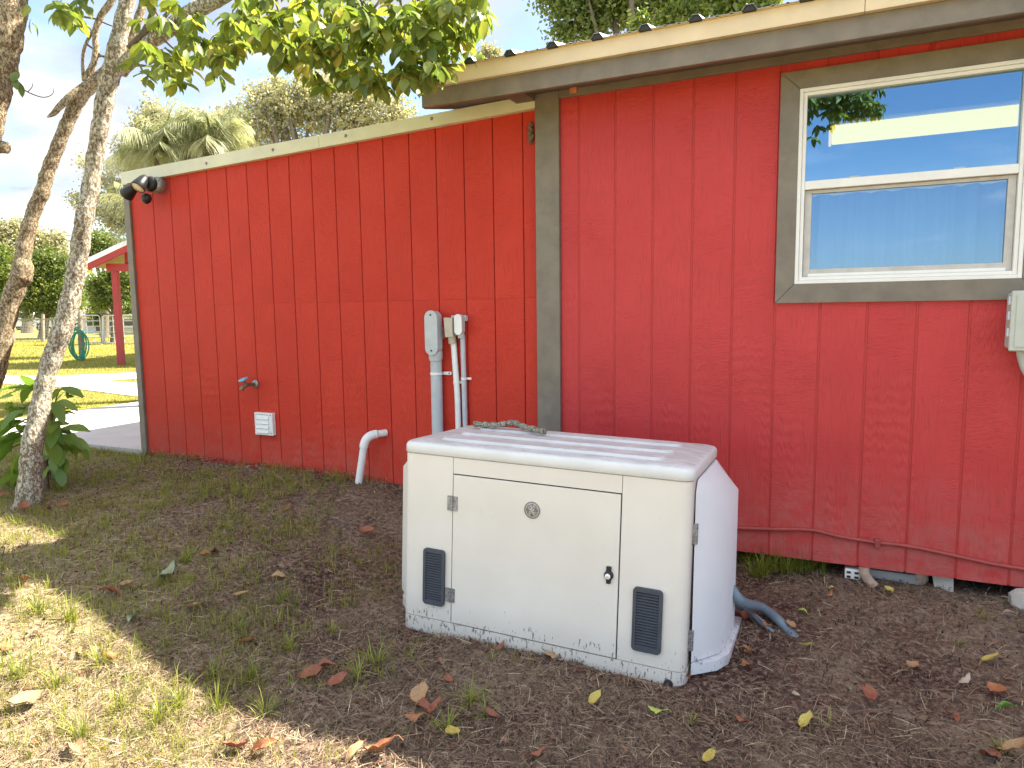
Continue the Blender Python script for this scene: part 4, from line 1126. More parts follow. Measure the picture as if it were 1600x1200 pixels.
twig([(137, 70, dB, 1.6), (150, 80, dB, 1.3), (172, 97, dB, .8)], trB, seed=36)
twig([(95, 5, dB, 2.2), (125, 24, dB, 1.8), (150, 30, dB, 1.5), (180, 42, dB, 1.0), (225, 48, dB, .8)], trB, seed=37)
trC = thing('broadleaf_tree', onplane(-60, 900, 2, .28), 'dark thick trunk cut off by the upper left corner of the view', 'tree')
dC = dA - .45
Cc = [(-85, 980, dC, 30), (-80, 800, dC, 27), (-72, 600, dC, 26), (-58, 420, dC, 25), (-42, 310, dC, 25), (-22, 215, dC, 24), (-8, 150, dC, 25), (2, 100, dC, 27), (11, 50, dC, 28), (18, 0, dC, 28), (26, -60, dC, 27), (40, -160, dC, 24), (62, -280, dC, 20), (80, -420, dC, 15), (92, -560, dC, 9), (98, -680, dC, 4)]
bark_tube(Cc, 28, .08, 8).build('trunk', m_barkB, trC)
twig([(-25, 228, dC, 11), (-5, 229, dC, 10), (11, 231, dC, 9)], trC, 'branch_stub', m_barkB, 12, 41)
twig([(15, 128, dC, 1.5), (30, 136, dC - .05, 1.2), (48, 146, dC - .1, 1), (68, 152, dC - .1, .8), (82, 147, dC - .1, .6), (83, 138, dC - .1, .4)], trC, seed=42)
twig([(43, 144, dC - .1, .8), (50, 136, dC - .1, .6), (51, 130, dC - .1, .4)], trC, seed=43)
for i, (px, py) in enumerate(((24, 122), (30, 128), (30, 112), (45, 8), (48, 30), (50, 36))):
    o = bpy.data.objects.new('leaf', broad[i % 4]); C.objects.link(o)
    c0 = at(px, py, dC - .1)
    hang_at(o, trC, Matrix.Translation(Vector(c0)) @ Euler((random.uniform(-1, 1), .9, random.uniform(0, 6))).to_matrix().to_4x4() @ Matrix.Scale(.07, 4))

# the rest of the three crowns, above the view
def high_crown(tree, ctr, spread, n_, dd, seed):
    rg = np.random.default_rng(seed); P_ = []; D_ = []
    tw = MB(); root = at(ctr[0], ctr[1] + 60, dd)
    for i in range(n_):
        px = rg.normal(ctr[0], spread[0]); py = min(rg.normal(ctr[1], spread[1]), -150); c0 = at(px, py, dd + rg.normal(0, .35))
        if i % 4 == 0: tw.tube([root, (root + c0) / 2 + [0, 0, .05], c0], [.02, .013, .005], 6)
        for k in range(8):
            a = 2 * math.pi * k / 8 + rg.random(); P_.append(c0 + rg.normal(0, .02, 3)); D_.append((math.cos(a), math.sin(a), rg.uniform(-.9, .2)))
    mt, _q = mats_from(np.array(D_), rg.normal(0, .4, len(P_)), rg.uniform(.07, .12, len(P_)), None)
    tw.build('branches', m_twig, tree)
    o = batch('foliage', broad_a[2], mt, np.array(P_), m_leafs, None, tree); o['kind'] = 'stuff'
high_crown(trA, (330, -420), (130, 110), 120, dA - .3, 61)
high_crown(trB, (260, -380), (110, 110), 80, dB, 62)
high_crown(trC, (80, -560), (150, 130), 150, dC, 63)

# the overhanging tree behind the viewpoint (it is mirrored in the upper window pane)
tD = thing('overhanging_tree', (-3.4, -9.0, .15), 'leafy branch of a tree behind the viewer, mirrored in the upper window pane', 'tree')
MB().tube(curve_pts([(-3.4, -9.0, .0), (-3.35, -8.9, 1.5), (-3.1, -8.7, 3.2), (-2.9, -8.6, 5.0)], 6), [.17 - .004 * i for i in range(19)], 16, True, .08, 4).build('trunk', m_barkB, tD)
MB().tube(curve_pts([(-3.2, -8.75, 3.3), (-2.2, -8.2, 4.1), (-1.1, -7.6, 4.45), (-.1, -7.2, 4.35), (.45, -7.0, 4.25)], 6), [.07 - .0022 * i for i in range(25)], 10, True, .08, 4).build('branch', m_barkB, tD)
LR = []
for k in range(125):
    t_ = random.random(); c0 = np.array([random.uniform(-.75, .55), random.uniform(-7.6, -6.8), 4.42 - abs(random.gauss(0, .27))])
    if c0[0] > .15: c0[2] = max(c0[2], 4.15)
    nl = 8
    for j in range(nl):
        a = 2 * math.pi * j / nl + random.random(); LR.append((c0, np.array([math.cos(a), math.sin(a), random.uniform(-.9, .1)]), random.uniform(-.6, .6), random.uniform(.09, .15)))
mt, _p = mats_from(np.array([q[1] for q in LR]), np.array([q[2] for q in LR]), np.array([q[3] for q in LR]), None)
o = batch('crown', broad_a[1], mt, np.array([q[0] for q in LR]), m_dkgreen, None, tD); o['kind'] = 'stuff'

# sapling with big leaves behind the pale trunk
sb = onground(74, 768)
ds = float((sb - EYEP) @ fw)
sap = thing('sapling', sb, 'bushy young plant with big glossy leaves growing behind the pale trunk', 'plant')
MB().tube(curve_pts([sb - [0, 0, .05], sb + [0, .01, .2], at(82, 680, ds), at(78, 610, ds)], 5), [.016, .015, .014, .014, .013, .013, .012, .012, .011, .01, .01, .009, .008, .007, .006, .005], 8).build('stem', m_twig, sap)
saplist = [(30, 605, 15), (50, 600, 15), (70, 603, 12), (18, 655, 15), (30, 640, 14), (45, 625, 14), (8, 680, 14), (25, 690, 12), (40, 660, 12), (30, 720, 12), (15, 700, 12), (22, 740, 10), (45, 705, 10), (92, 608, 12), (108, 615, 12), (96, 625, 14), (84, 640, 14), (104, 640, 12), (85, 665, 14), (100, 670, 12), (88, 690, 14), (108, 690, 13), (76, 700, 12), (92, 715, 12), (80, 730, 11), (98, 730, 10), (112, 680, 12), (120, 690, 14), (62, 640, 12), (66, 610, 12), (2, 665, 14), (-8, 690, 14), (10, 630, 10), (70, 690, 11), (68, 720, 10), (48, 745, 10)]
sleaf = [leaf_mesh('leaf', m_sap, 1, .46, .12, .35, 7, seed=11), leaf_mesh('leaf', m_sap, 1, .42, .2, .55, 7, seed=12), leaf_mesh('leaf', m_sap, 1, .5, .05, .2, 7, seed=13)]
stc = at(78, 660, ds)
k_ = 0
for (px, py, s) in saplist * 3:
    k_ += 1
    px += random.gauss(0, 5); py += random.gauss(0, 6)
    c0 = at(px, py, ds + random.uniform(-.18, .22))
    outw = c0 - stc; outw[2] *= .4
    d_ = outw / (np.linalg.norm(outw) + 1e-6) + np.array([random.gauss(0, .3), random.gauss(0, .3), random.uniform(-.5, .25)])
    sc = s / 12 * random.uniform(.12, .185)
    mt, _p = mats_from(np.array([d_]), np.array([random.uniform(-.6, .6)]), np.array([sc]), None)
    base = c0 - d_ / np.linalg.norm(d_) * sc * .5
    mm = Matrix.Identity(4)
    for r_ in range(3):
        for c_ in range(3): mm[r_][c_] = mt[0][r_][c_]
        mm[r_][3] = base[r_]
    o = bpy.data.objects.new('leaf', sleaf[k_ % 3]); C.objects.link(o); hang_at(o, sap, mm)
st = MB()
for i in range(16):
    px, py, s = saplist[i * 2]; q = at(px, py, ds); st.tube(curve_pts([at(79, min(750, py + 40), ds), (at(79, py, ds) + q) / 2 + [0, 0, .02], q], 4), .004, 5)
st.build('branchlets', m_twig, sap)

# ------------------------------------------------------------------ far trees
tri_leaf = (np.array([(0, 0, 0), (.5, .32, .04), (1, 0, -.05), (.5, -.32, .04)], float), np.array([(0, 1, 2, 3)]))
def far_tree(name, base, blobs, dep, nleaf, size, mat, label, trunk_r=.2, cl=26, spread=.35, group=None, seed=0, limbs=10, trunk_px=None):
    rg = np.random.default_rng(seed)
    t = thing(name, base, label, 'tree', group)
    cen = []; w = np.array([b[2] ** 2 for b in blobs], float); w /= w.sum()
    ncl = nleaf // cl
    for i in rg.choice(len(blobs), ncl, p=w):
        px, py, rp_ = blobs[i]; d3 = rg.normal(size=3); d3 /= np.linalg.norm(d3); rr = rg.random() ** .45
        r_ = rp_ / F_PX * dep
        cen.append(at(px, py, dep) + d3 * rr * r_)
    cen = np.array(cen)
    rm_ = np.mean([b[2] for b in blobs]) / F_PX * dep
    idx_ = rg.integers(0, ncl, nleaf)
    pos = cen[idx_] + rg.normal(size=(nleaf, 3)) * rm_ * spread * .45 * (.5 + rg.random(ncl)[idx_])[:, None]
    pos[:, 2] = np.maximum(pos[:, 2], .45)
    dirs = rg.normal(size=(nleaf, 3)); dirs[:, 2] -= .2
    mt, _p = mats_from(dirs, rg.random(nleaf) * 6.28, size * (.6 + .8 * rg.random(nleaf)), None)
    tint = np.clip(rg.random(ncl)[idx_] * .6 + rg.random(nleaf) * .4, 0, 1)
    o = batch('crown', tri_leaf, mt, pos, mat, tint, t); o['kind'] = 'stuff'
    b0 = np.array(base, float); top = cen.mean(0)
    tr = MB(); fork = b0 + (top - b0) * np.array([.5, .5, .55])
    tr.tube(curve_pts([b0 - [0, 0, .1], (b0 + fork) / 2 + [trunk_r * .3, 0, 0], fork], 5), [trunk_r * (1.1 - .04 * i) for i in range(11)], 10, True, .1, seed)
    for k in rg.choice(ncl, limbs, replace=False):
        mid = (fork + cen[k]) / 2 + rg.normal(size=3) * rm_ * .15
        tr.tube(curve_pts([fork - [0, 0, .1], mid, cen[k]], 4), [trunk_r * .5 * (1 - .1 * i) for i in range(9)], 6, True, .1, seed)
    tr.build('trunk', m_fartrunk, t)
    return t
def gbase(px, dep):
    p = at(px, 495, dep); return (p[0], p[1], .37)
far_tree('oak_tree', gbase(470, 17), [(400, 200, 50), (450, 170, 48), (500, 165, 45), (545, 175, 45), (590, 185, 40), (430, 145, 22), (480, 130, 20), (520, 130, 22), (360, 210, 38), (620, 175, 28), (560, 150, 25), (400, 145, 16)], 17, 34000, .072, m_oak,
         'grey green sunlit oak rising behind the middle of the low roof', .22, 26, .36, seed=1, limbs=26)
far_tree('oak_tree', gbase(230, 19), [(235, 170, 22), (255, 190, 25), (225, 205, 30), (300, 200, 26), (330, 205, 22), (345, 230, 30), (195, 245, 22), (185, 290, 30), (170, 330, 32), (150, 280, 14), (135, 250, 12), (195, 350, 26), (200, 390, 16), (120, 310, 12), (280, 230, 40), (250, 215, 40), (320, 205, 34), (350, 195, 26), (225, 235, 36)], 19, 32000, .07, m_oak,
         'sparse grey leaved oak behind the palm and the far left corner', .13, 18, .45, seed=2, limbs=36)
far_tree('oak_tree', gbase(980, 11), [(900, 10, 36), (950, 5, 50), (1000, 0, 52), (885, 45, 26), (930, 45, 28), (1050, 0, 50), (870, -10, 30), (950, -60, 70), (1050, -60, 70)], 11, 24000, .070, m_dkgreen,
         'dark green tree showing over the main roof ridge', .18, 22, .4, seed=3)
far_tree('broadleaf_tree', gbase(1160, 9), [(1090, 15, 30), (1140, 5, 34), (1190, -5, 34), (1120, -30, 40), (1050, 30, 18), (1000, 35, 16)], 9, 9000, .06, m_ltgreen,
         'bright yellow green tree over the main roof, in front of the dark one', .12, 18, .4, seed=4)
far_tree('broadleaf_tree', gbase(765, 15), [(765, 85, 16), (750, 98, 14), (780, 98, 10)], 15, 1600, .07, m_oak,
         'small tree top peeping over the left end of the main roof', .08, 14, .5, seed=5, limbs=8)
far_tree('shade_tree', gbase(63, 34), [(60, 425, 32), (95, 425, 26), (45, 455, 30), (85, 460, 34), (60, 480, 26), (105, 450, 26), (110, 480, 18), (75, 405, 22), (55, 400, 12)], 34, 20000, .12, m_dkgreen,
         'round dark green shade tree beyond the wire fence, between the two trunks', .22, 24, .4, seed=6)
far_tree('shade_tree', gbase(15, 30), [(5, 400, 16), (8, 430, 20), (0, 460, 22), (-20, 420, 40)], 30, 7000, .12, m_ltgreen,
         'bright green tree cut by the left edge of the view', .16, 24, .4, seed=7)
far_tree('oak_tree', gbase(40, 48), [(20, 365, 22), (50, 375, 22), (80, 385, 20), (5, 380, 24), (100, 400, 14), (40, 400, 30), (90, 375, 14), (30, 350, 10)], 48, 14000, .19, m_oak,
         'distant grey green oak rising above the round shade tree', .35, 24, .5, seed=8)
far_tree('shade_tree', gbase(172, 27), [(165, 440, 20), (190, 455, 24), (160, 470, 20), (205, 475, 18), (185, 430, 18), (150, 450, 14), (205, 440, 16)], 27, 12000, .10, m_dkgreen,
         'dark green tree with yellowing leaves behind the red pavilion post', .09, 22, .42, seed=9)
far_tree('shade_tree', gbase(160, 36), [(160, 385, 24), (190, 395, 20), (150, 400, 16)], 36, 7000, .13, m_dkgreen,
         'dark green tree top above the pavilion roof beside the pale trunk', .2, 22, .4, seed=10)
far_tree('shade_tree', gbase(215, 45), [(200, 490, 16), (150, 490, 14), (180, 480, 16), (215, 470, 12)], 45, 5000, .15, m_dkgreen,
         'low dark shrubby tree in front of the far houses', .1, 22, .4, seed=11)
# wood far away that closes the horizon
def woods():
    n_ = 42000; rg = np.random.default_rng(5)
    ang = rg.uniform(-1.35, 1.75, n_) ; dist = rg.uniform(120, 180, n_)
    pos = np.stack([np.sin(ang - .0) * dist, np.cos(ang) * dist, np.abs(rg.normal(0, 3.2, n_)) + .5 + 1.5 * np.sin(ang * 23)], -1); pos[:, 2] = np.maximum(pos[:, 2], .3)
    mt, _p = mats_from(rg.normal(size=(n_, 3)), rg.random(n_) * 6.28, 1.0 + rg.random(n_) * 1.0, None)
    o = batch('far_woods', tri_leaf, mt, pos, m_dkgreen); tag(o, 'distant belt of dark woods along the horizon', 'woods', kind='stuff')
woods()

# palms behind the lean-to
def palm(px, py, dep, n, Lf, label, seed, rp=.12):
    rg = random.Random(seed); c0 = at(px, py, dep); base = (c0[0] + .1, c0[1], .37)
    t = thing('palm_tree', base, label, 'palm tree', 'palms behind the low roof')
    MB().tube(curve_pts([(base[0], base[1], .3), (c0[0] + .05, c0[1], (c0[2]) * .6), tuple(c0)], 5), [rp] * 11, 12, True, .12, seed).build('trunk', m_fartrunk, t)
    me_l = (np.array([(0, -.5, 0), (0, .5, 0), (.6, .28, -.06), (1.0, 0, -.28), (.6, -.28, -.06)], float))
    for k in range(n):
        az = 2 * math.pi * k / n + rg.uniform(-.4, .4); el = rg.uniform(.0, 1.5); L_ = Lf * rg.uniform(.65, 1.35)
        hd_ = np.array([math.cos(az), math.sin(az), 0]); pts = []; bend_ = rg.uniform(.8, 2.0)
        for i in range(15):
            s = i / 14; e_ = el - s * s * bend_
            if i == 0: p = c0.copy()
            else: p = pts[-1] + (hd_ * math.cos(e_) + np.array([0, 0, math.sin(e_)])) * L_ / 14
            pts.append(p)
        m = MB().tube(pts, [.016 * (1 - i / 16) for i in range(15)], 5)
        side = np.array([-hd_[1], hd_[0], 0])
        for i in range(2, 46):
            s = i / 46; j = int(s * 14); q = pts[j] + (pts[min(j + 1, 14)] - pts[j]) * (s * 14 - j); fwd = pts[min(j + 1, 14)] - pts[max(j - 1, 0)]; fwd /= np.linalg.norm(fwd)
            ll = .36 * math.sin(math.pi * min(1, s * .9 + .08)) ** .6
            for sg in (-1, 1):
                d_ = side * sg * .75 + fwd * .6 + np.array([0, 0, -.55 + rg.uniform(-.3, .25)]); d_ /= np.linalg.norm(d_)
                w_ = np.cross(d_, [0, 0, 1.0]); w_ /= np.linalg.norm(w_) + 1e-6; w_ = w_ * .0045
                e1 = q + d_ * ll * .6 + [0, 0, -.02]; e2 = q + d_ * ll + [0, 0, -.16 * ll / .5]
                m.add([q - w_, q + w_, e1 + w_, e1 - w_], [(0, 1, 2, 3)]); m.add([e1 - w_, e1 + w_, e2], [(0, 1, 2)])
        o = m.build('frond', m_palm, t)
        a = o.data.attributes.new('tint', 'FLOAT', 'POINT'); a.data.foreach_set('value', np.full(len(o.data.vertices), rg.random(), np.float32))
palm(256, 240, 8.6, 22, .62, 'feathery palm behind the low roof, left one above the security light', 1)
palm(332, 232, 8.8, 24, .68, 'feathery palm behind the low roof, right one with the brightest fronds', 2)
palm(240, 345, 8.0, 14, .52, 'low palm whose fronds show left of the red wall corner', 3)

# ------------------------------------------------------------------ pavilion
pb_ = onplane(190, 571, 2, .372); dp = float((pb_ - EYEP) @ fw)
def pv_at(px, py, off=0.0): return at(px, py, dp + off)
pav = thing('pavilion', pb_, 'red timber pavilion with a white edged gable roof beyond the slab', 'pavilion')
def beam(p, q, w, h, nrm=None):
    "square bar from p to q; w along the view-away direction"
    p = np.array(p); q = np.array(q); d_ = (q - p) / np.linalg.norm(q - p)
    away = np.array([fw[0], fw[1], 0]); away /= np.linalg.norm(away); away = away - d_ * (d_ @ away); away /= np.linalg.norm(away)
    s = np.cross(d_, away)
    v = [p + away * a * w / 2 + s * b * h / 2 for a, b in ((-1, -1), (-1, 1), (1, 1), (1, -1))] + [q + away * a * w / 2 + s * b * h / 2 for a, b in ((-1, -1), (-1, 1), (1, 1), (1, -1))]
    return MB().hexa(v)
k = dp / F_PX
beam(pb_ - [0, 0, .05], pv_at(180, 424), 9 * k, 8.5 * k).build('post', m_shedred, pav, .004)
beam(pv_at(168, 418), pv_at(330, 419), .12, 12 * k).build('tie_beam', m_shedred, pav, .004)
beam(pv_at(200, 395, .02), pv_at(200, 412, .02), .10, 7 * k).build('king_post', m_shedred, pav, .003)
beam(pv_at(136, 417, -.3), pv_at(262, 357, -.3), .05, 11 * k).build('barge_board', m_shedred, pav, .003)
beam(pv_at(135, 409, -.31), pv_at(262, 349, -.31), .07, 7 * k).build('white_roof_edge', m_pvcwhite, pav, .003)
away = np.array([fw[0], fw[1], 0]); away /= np.linalg.norm(away); leftw = -np.array([rt[0], rt[1], 0])
a0, a1 = pv_at(135, 411, -.3), pv_at(262, 351, -.3); b0, b1 = a0 + away * 6, a1 + away * 6
rf = MB().hexa([a0, a1, b1, b0, a0 + [0, 0, .05], a1 + [0, 0, .05], b1 + [0, 0, .05], b0 + [0, 0, .05]]); rf.build('roof', m_roof, pav)
c1 = pv_at(389, 411, -.3); rf = MB().hexa([a1, c1, c1 + away * 6, b1, a1 + [0, 0, .05], c1 + [0, 0, .05], c1 + away * 6 + [0, 0, .05], b1 + [0, 0, .05]]); rf.build('roof', m_roof, pav)
rf = MB().hexa([a0 + [0, 0, -.08] + away * .1, a1 + [0, 0, -.08] + away * .1, b1 + [0, 0, -.08], b0 + [0, 0, -.08], a0 + away * .1 - [0, 0, .05], a1 + away * .1 - [0, 0, .05], b1 - [0, 0, .05], b0 - [0, 0, .05]]); rf.build('roof_decking', m_osb, pav)
for dx, sx in ((5.5, 0), (0.0, 2.6), (5.5, 2.6)):
    q = pb_ + away * dx + (-leftw) * sx
    beam(q, q + [0, 0, 2.2], .12, .12).build('post', m_shedred, pav)

# hose post
hp = onplane(128, 564, 2, .372); dh = float((hp - EYEP) @ fw)
hpt = at(124, 484, dh)
tag(MB().tube(curve_pts([hp - [0, 0, .1], (hp + hpt) / 2, hpt], 4), [.065, .064, .063, .062, .06, .055, .05, .045, .04], 12, True, .12, 2).build('wooden_post', m_wood), 'weathered round wooden post on the lawn with the green hose', 'post')
hz_ = thing('garden_hose', at(128, 540, dh), 'green garden hose coiled round the wooden post on the lawn', 'hose')
m = MB(); rg = random.Random(4)
for i in range(7):
    ccx = 124 + rg.uniform(-3, 3); wx = 10 + rg.uniform(-2, 4); top = 508 + rg.uniform(0, 14); bot = 563 - rg.uniform(0, 6)
    pts = [at(ccx + wx * math.sin(a) * (1 if math.sin(a) > 0 else 1.35), (top + bot) / 2 - (bot - top) / 2 * math.cos(a), dh - .12 - .03 * i * 0 + .1 * math.cos(a * .5)) for a in np.linspace(0, 2 * math.pi, 25)]
    m.tube(pts, .014, 6, False)
m.build('coil', m_ghose, hz_)

# fence and gates
def postf(px, y0, y1, w, label, mat=m_wood):
    b = onplane(px, y1, 2, .372); d_ = float((b - EYEP) @ fw); t_ = at(px, y0, d_)
    return tag(MB().tube([b - [0, 0, .1], b * .5 + t_ * .5, t_], w / F_PX * d_ / 2, 8, True, .08, int(px)).build('fence_post', mat), label, 'fence post', 'fence posts across the far lawn'), b, t_
_, f1, f1t = postf(67, 491, 534, 5, 'square grey fence post standing before the round shade tree')
_, f0, f0t = postf(21, 500, 533, 3.5, 'thin fence post just right of the brown trunk, nearer one')
_, f3, f3t = postf(27.5, 497, 516, 3, 'short far fence post behind the brown trunk')
_, f4, f4t = postf(215, 493, 540, 6, 'thick fence post where the metal gate ends by the red wall')
_, f5, f5t = postf(161, 494, 538, 3.5, 'slim post between the two metal gates', m_steel)
def gate(px0, px1, y0, y1, label, curved=True):
    b0 = onplane(px0, y1, 2, .372); b1 = onplane(px1, y1 + (px1 - px0) * .02, 2, .372); dd = float((b0 - EYEP) @ fw)
    h = (at(px0, y0, dd) - at(px0, y1, dd))[2]
    t = thing('metal_gate', (b0 + b1) / 2, label, 'gate', 'metal gates beyond the lawn')
    r_ = .024; up_ = np.array([0, 0, 1.0]); o = b0 + up_ * .06; q = b1 + up_ * .06; h -= .06; e_ = (q - o); L_ = np.linalg.norm(e_); e_ /= L_
    c = .12
    pts = [o + up_ * (h - c)] + [o + e_ * (c - c * math.cos(a)) + up_ * (h - c + c * math.sin(a)) for a in (.4, .8, 1.2, 1.57)] + [q - e_ * (c - c * math.cos(a)) + up_ * (h - c + c * math.sin(a)) for a in (1.57, 1.2, .8, .4)] + [q + up_ * (h - c), q, o, o + up_ * (h - c)]
    MB().tube(pts, r_, 8, False).build('gate_frame', m_steel, t)
    for i in range(1, 5): MB().tube([o + up_ * h * i / 5, q + up_ * h * i / 5], r_ * .7, 6).build('rail', m_steel, t)
    for s in (.33, .66): MB().tube([o + e_ * L_ * s, o + e_ * L_ * s + up_ * h], r_ * .6, 6).build('upright', m_steel, t)
    return t
gate(127, 159, 493, 537, 'round cornered metal gate beside the hose post')
gate(164, 211, 493, 538, 'wider metal gate seen behind the red pavilion post')
wf = thing('wire_fence', (f0 + f1) / 2, 'wire mesh fence with a top rail across the far lawn', 'fence')
ext = f1 + (f1 - f0) * 1.3; ext[2] = f1[2]; lft = f0 - (f1 - f0) * 1.5
MB().tube([f0 + [0, 0, 1.0], f1 + [0, 0, 1.0], ext + [0, 0, 1.0]], .025, 6).build('top_rail', m_wood, wf)
wm = MB()
e_ = ext - lft; nn_ = 70
for i in range(nn_): wm.tube([lft + e_ * i / nn_, lft + e_ * i / nn_ + [0, 0, 1.0]], .004, 3, False)
for i in range(8): wm.tube([lft + [0, 0, .05 + i * .13], ext + [0, 0, .05 + i * .13]], .004, 3, False)
w_o = wm.build('wire_mesh', m_steel, wf); w_o['kind'] = 'stuff'

# far houses
def far_house(px0, px1, ybase, yeave, yridge, wall, roof, label, wins, deep=6, wname='wall'):
    b0 = onplane(px0, ybase, 2, .36); b1 = onplane(px1, ybase, 2, .36); dd = float((b0 - EYEP) @ fw)
    b1 = at(px1, 495, dd); b1[2] = .36; H = (at(px0, yeave, dd) - at(px0, ybase, dd))[2]; HR = (at(px0, yridge, dd) - at(px0, ybase, dd))[2]
    t = thing('farmhouse', (b0 + b1) / 2, label, 'house')
    aw = away * deep; u3 = np.array([0, 0, 1.0])
    MB().hexa([b0, b1, b1 + aw, b0 + aw, b0 + u3 * H, b1 + u3 * H, b1 + aw + u3 * H, b0 + aw + u3 * H]).build('wall', wall, t)
    e_ = (b1 - b0); L_ = np.linalg.norm(e_); e_ /= L_
    o = b0 - e_ * .5 - away * .5 + u3 * (H + .01); q = b1 + e_ * .5 - away * .5 + u3 * (H + .01); o2 = o + away * (deep + 1); q2 = q + away * (deep + 1)
    rz = u3 * (HR - H); mo = o + away * (deep + 1) / 2 + rz; mq = q + away * (deep + 1) / 2 + rz
    MB().add([o, q, q2, o2, mo, mq], [(0, 1, 5, 4), (3, 4, 5, 2), (0, 4, 3), (1, 2, 5), (0, 3, 2, 1)]).build('roof', roof, t)
    for s, z0, z1, w_ in wins:
        p = b0 + e_ * L_ * s + u3 * H * z0
        fr = MB().hexa([p - away * .05, p + e_ * w_ - away * .05, p + e_ * w_ - away * .003, p - away * .003] + [r3 + u3 * H * (z1 - z0) for r3 in (p - away * .05, p + e_ * w_ - away * .05, p + e_ * w_ - away * .003, p - away * .003)]).build('window', m_farwhite, t)
        p2 = p + e_ * .12 + u3 * .12; hh = H * (z1 - z0) - .24
        MB().hexa([p2 - away * .07, p2 + e_ * (w_ - .24) - away * .07, p2 + e_ * (w_ - .24) - away * .051, p2 - away * .051] + [r3 + u3 * hh for r3 in (p2 - away * .07, p2 + e_ * (w_ - .24) - away * .07, p2 + e_ * (w_ - .24) - away * .051, p2 - away * .051)]).build('pane', m_farglass, fr)
    return t
far_house(124, 176, 521, 496, 472, m_farwhite, m_shingle, 'low white house with a brown roof beyond the gates', [(.18, .35, .8, 1.0), (.45, .0, .8, 1.0), (.7, .35, .8, 1.1)])
far_house(186, 300, 523, 487, 463, m_farwall, m_shingle, 'cream house with a pinkish brown roof right of the pavilion post', [(.06, .3, .75, 1.1)])

# parked white car beyond the fence
def car(px, py, label):
    b = onplane(px, py, 2, .36); e_ = np.array([rt[0], rt[1], 0]); e_ /= np.linalg.norm(e_)
    mw = Matrix(((e_[0], away[0], 0, b[0]), (e_[1], away[1], 0, b[1]), (0, 0, 1, .36), (0, 0, 0, 1)))
    t = thing('parked_car', b, label, 'car', mw=mw)
    def cp(mb, name, mat, bv=0, par=None):
        o = bpy.data.objects.new(name, mb.mesh(name, mat)); C.objects.link(o); o.parent = par or t
        if bv: q = o.modifiers.new('bevel', 'BEVEL'); q.width = bv; q.segments = 2
        return o
    body = [(-2.3, .35), (2.3, .35), (2.35, .75), (2.2, .98), (1.1, 1.05), (.5, 1.55), (-1.4, 1.6), (-2.1, 1.05), (-2.35, .9)]
    cp(MB().prism(body, lambda a, b_, d: (a, d, b_), -.9, .9), 'body', m_carpaint, .05)
    for g_ in ([(-1.75, 1.08), (-.5, 1.08), (-.5, 1.5), (-1.35, 1.5)], [(-.4, 1.08), (.9, 1.08), (.42, 1.5), (-.4, 1.5)]):
        cp(MB().prism(g_, lambda a, b_, d: (a, d, b_), -.912, -.902), 'side_window', m_farglass)
    for wx in (-1.45, 1.45):
        for wy in (-.92, .72):
            w = cp(MB().lathe([(0, 0), (.33, 0), (.33, .2), (0, .2)], (wx, wy, .33), (0, 1, 0), 18), 'wheel', m_tyre)
            cp(MB().lathe([(0, 0), (.2, 0), (.2, .01)], (wx, wy - .012, .33), (0, 1, 0), 14), 'rim', m_steel, 0, w)
car(47, 516, 'white parked car beyond the wire fence, behind the brown trunk')
car(105, 517, 'white parked car far off between the pale trunk and the shade tree')

# ------------------------------------------------------------------ dead leaves, one by one
dead_meshes = {}
def dead(kind, var):
    k_ = (kind, var)
    if k_ not in dead_meshes:
        rg = random.Random(var * 13 + 5); nseg = 7; v = []; f = []; W = (.50, .42, .58, .46)[var]; curl = (.5, .9, .35, -.5)[var]; bend = (.3, -.35, .5, .2)[var]
        for i in range(nseg + 1):
            t = i / nseg; w = W * .5 * (math.sin(math.pi * t ** .9) ** .75 if 0 < t < 1 else .01)
            for s in (-1, -.5, 0, .5, 1):
                v.append((t - .5 + rg.uniform(-.02, .02), s * w + .04 * math.sin(t * 5) + rg.uniform(-.02, .02), .12 + rg.uniform(-.035, .035) + bend * ((t - .5) ** 2) * 1.1 + curl * (s * w) ** 2 * 4 + .02 * rg.uniform(-1, 1) * abs(s)))
        for i in range(nseg):
            for j in range(4): a = i * 5 + j; f.append((a, a + 5, a + 6, a + 1))
        m = MB().add(v, f, True)
        m.tube([(-.5, .0, .12 + bend * .27), (-.62, .02, .1 + bend * .3), (-.72, .05, .12)], .012, 4)
        dead_meshes[k_] = m.mesh('fallen_leaf', DL[kind])
    return dead_meshes[k_]
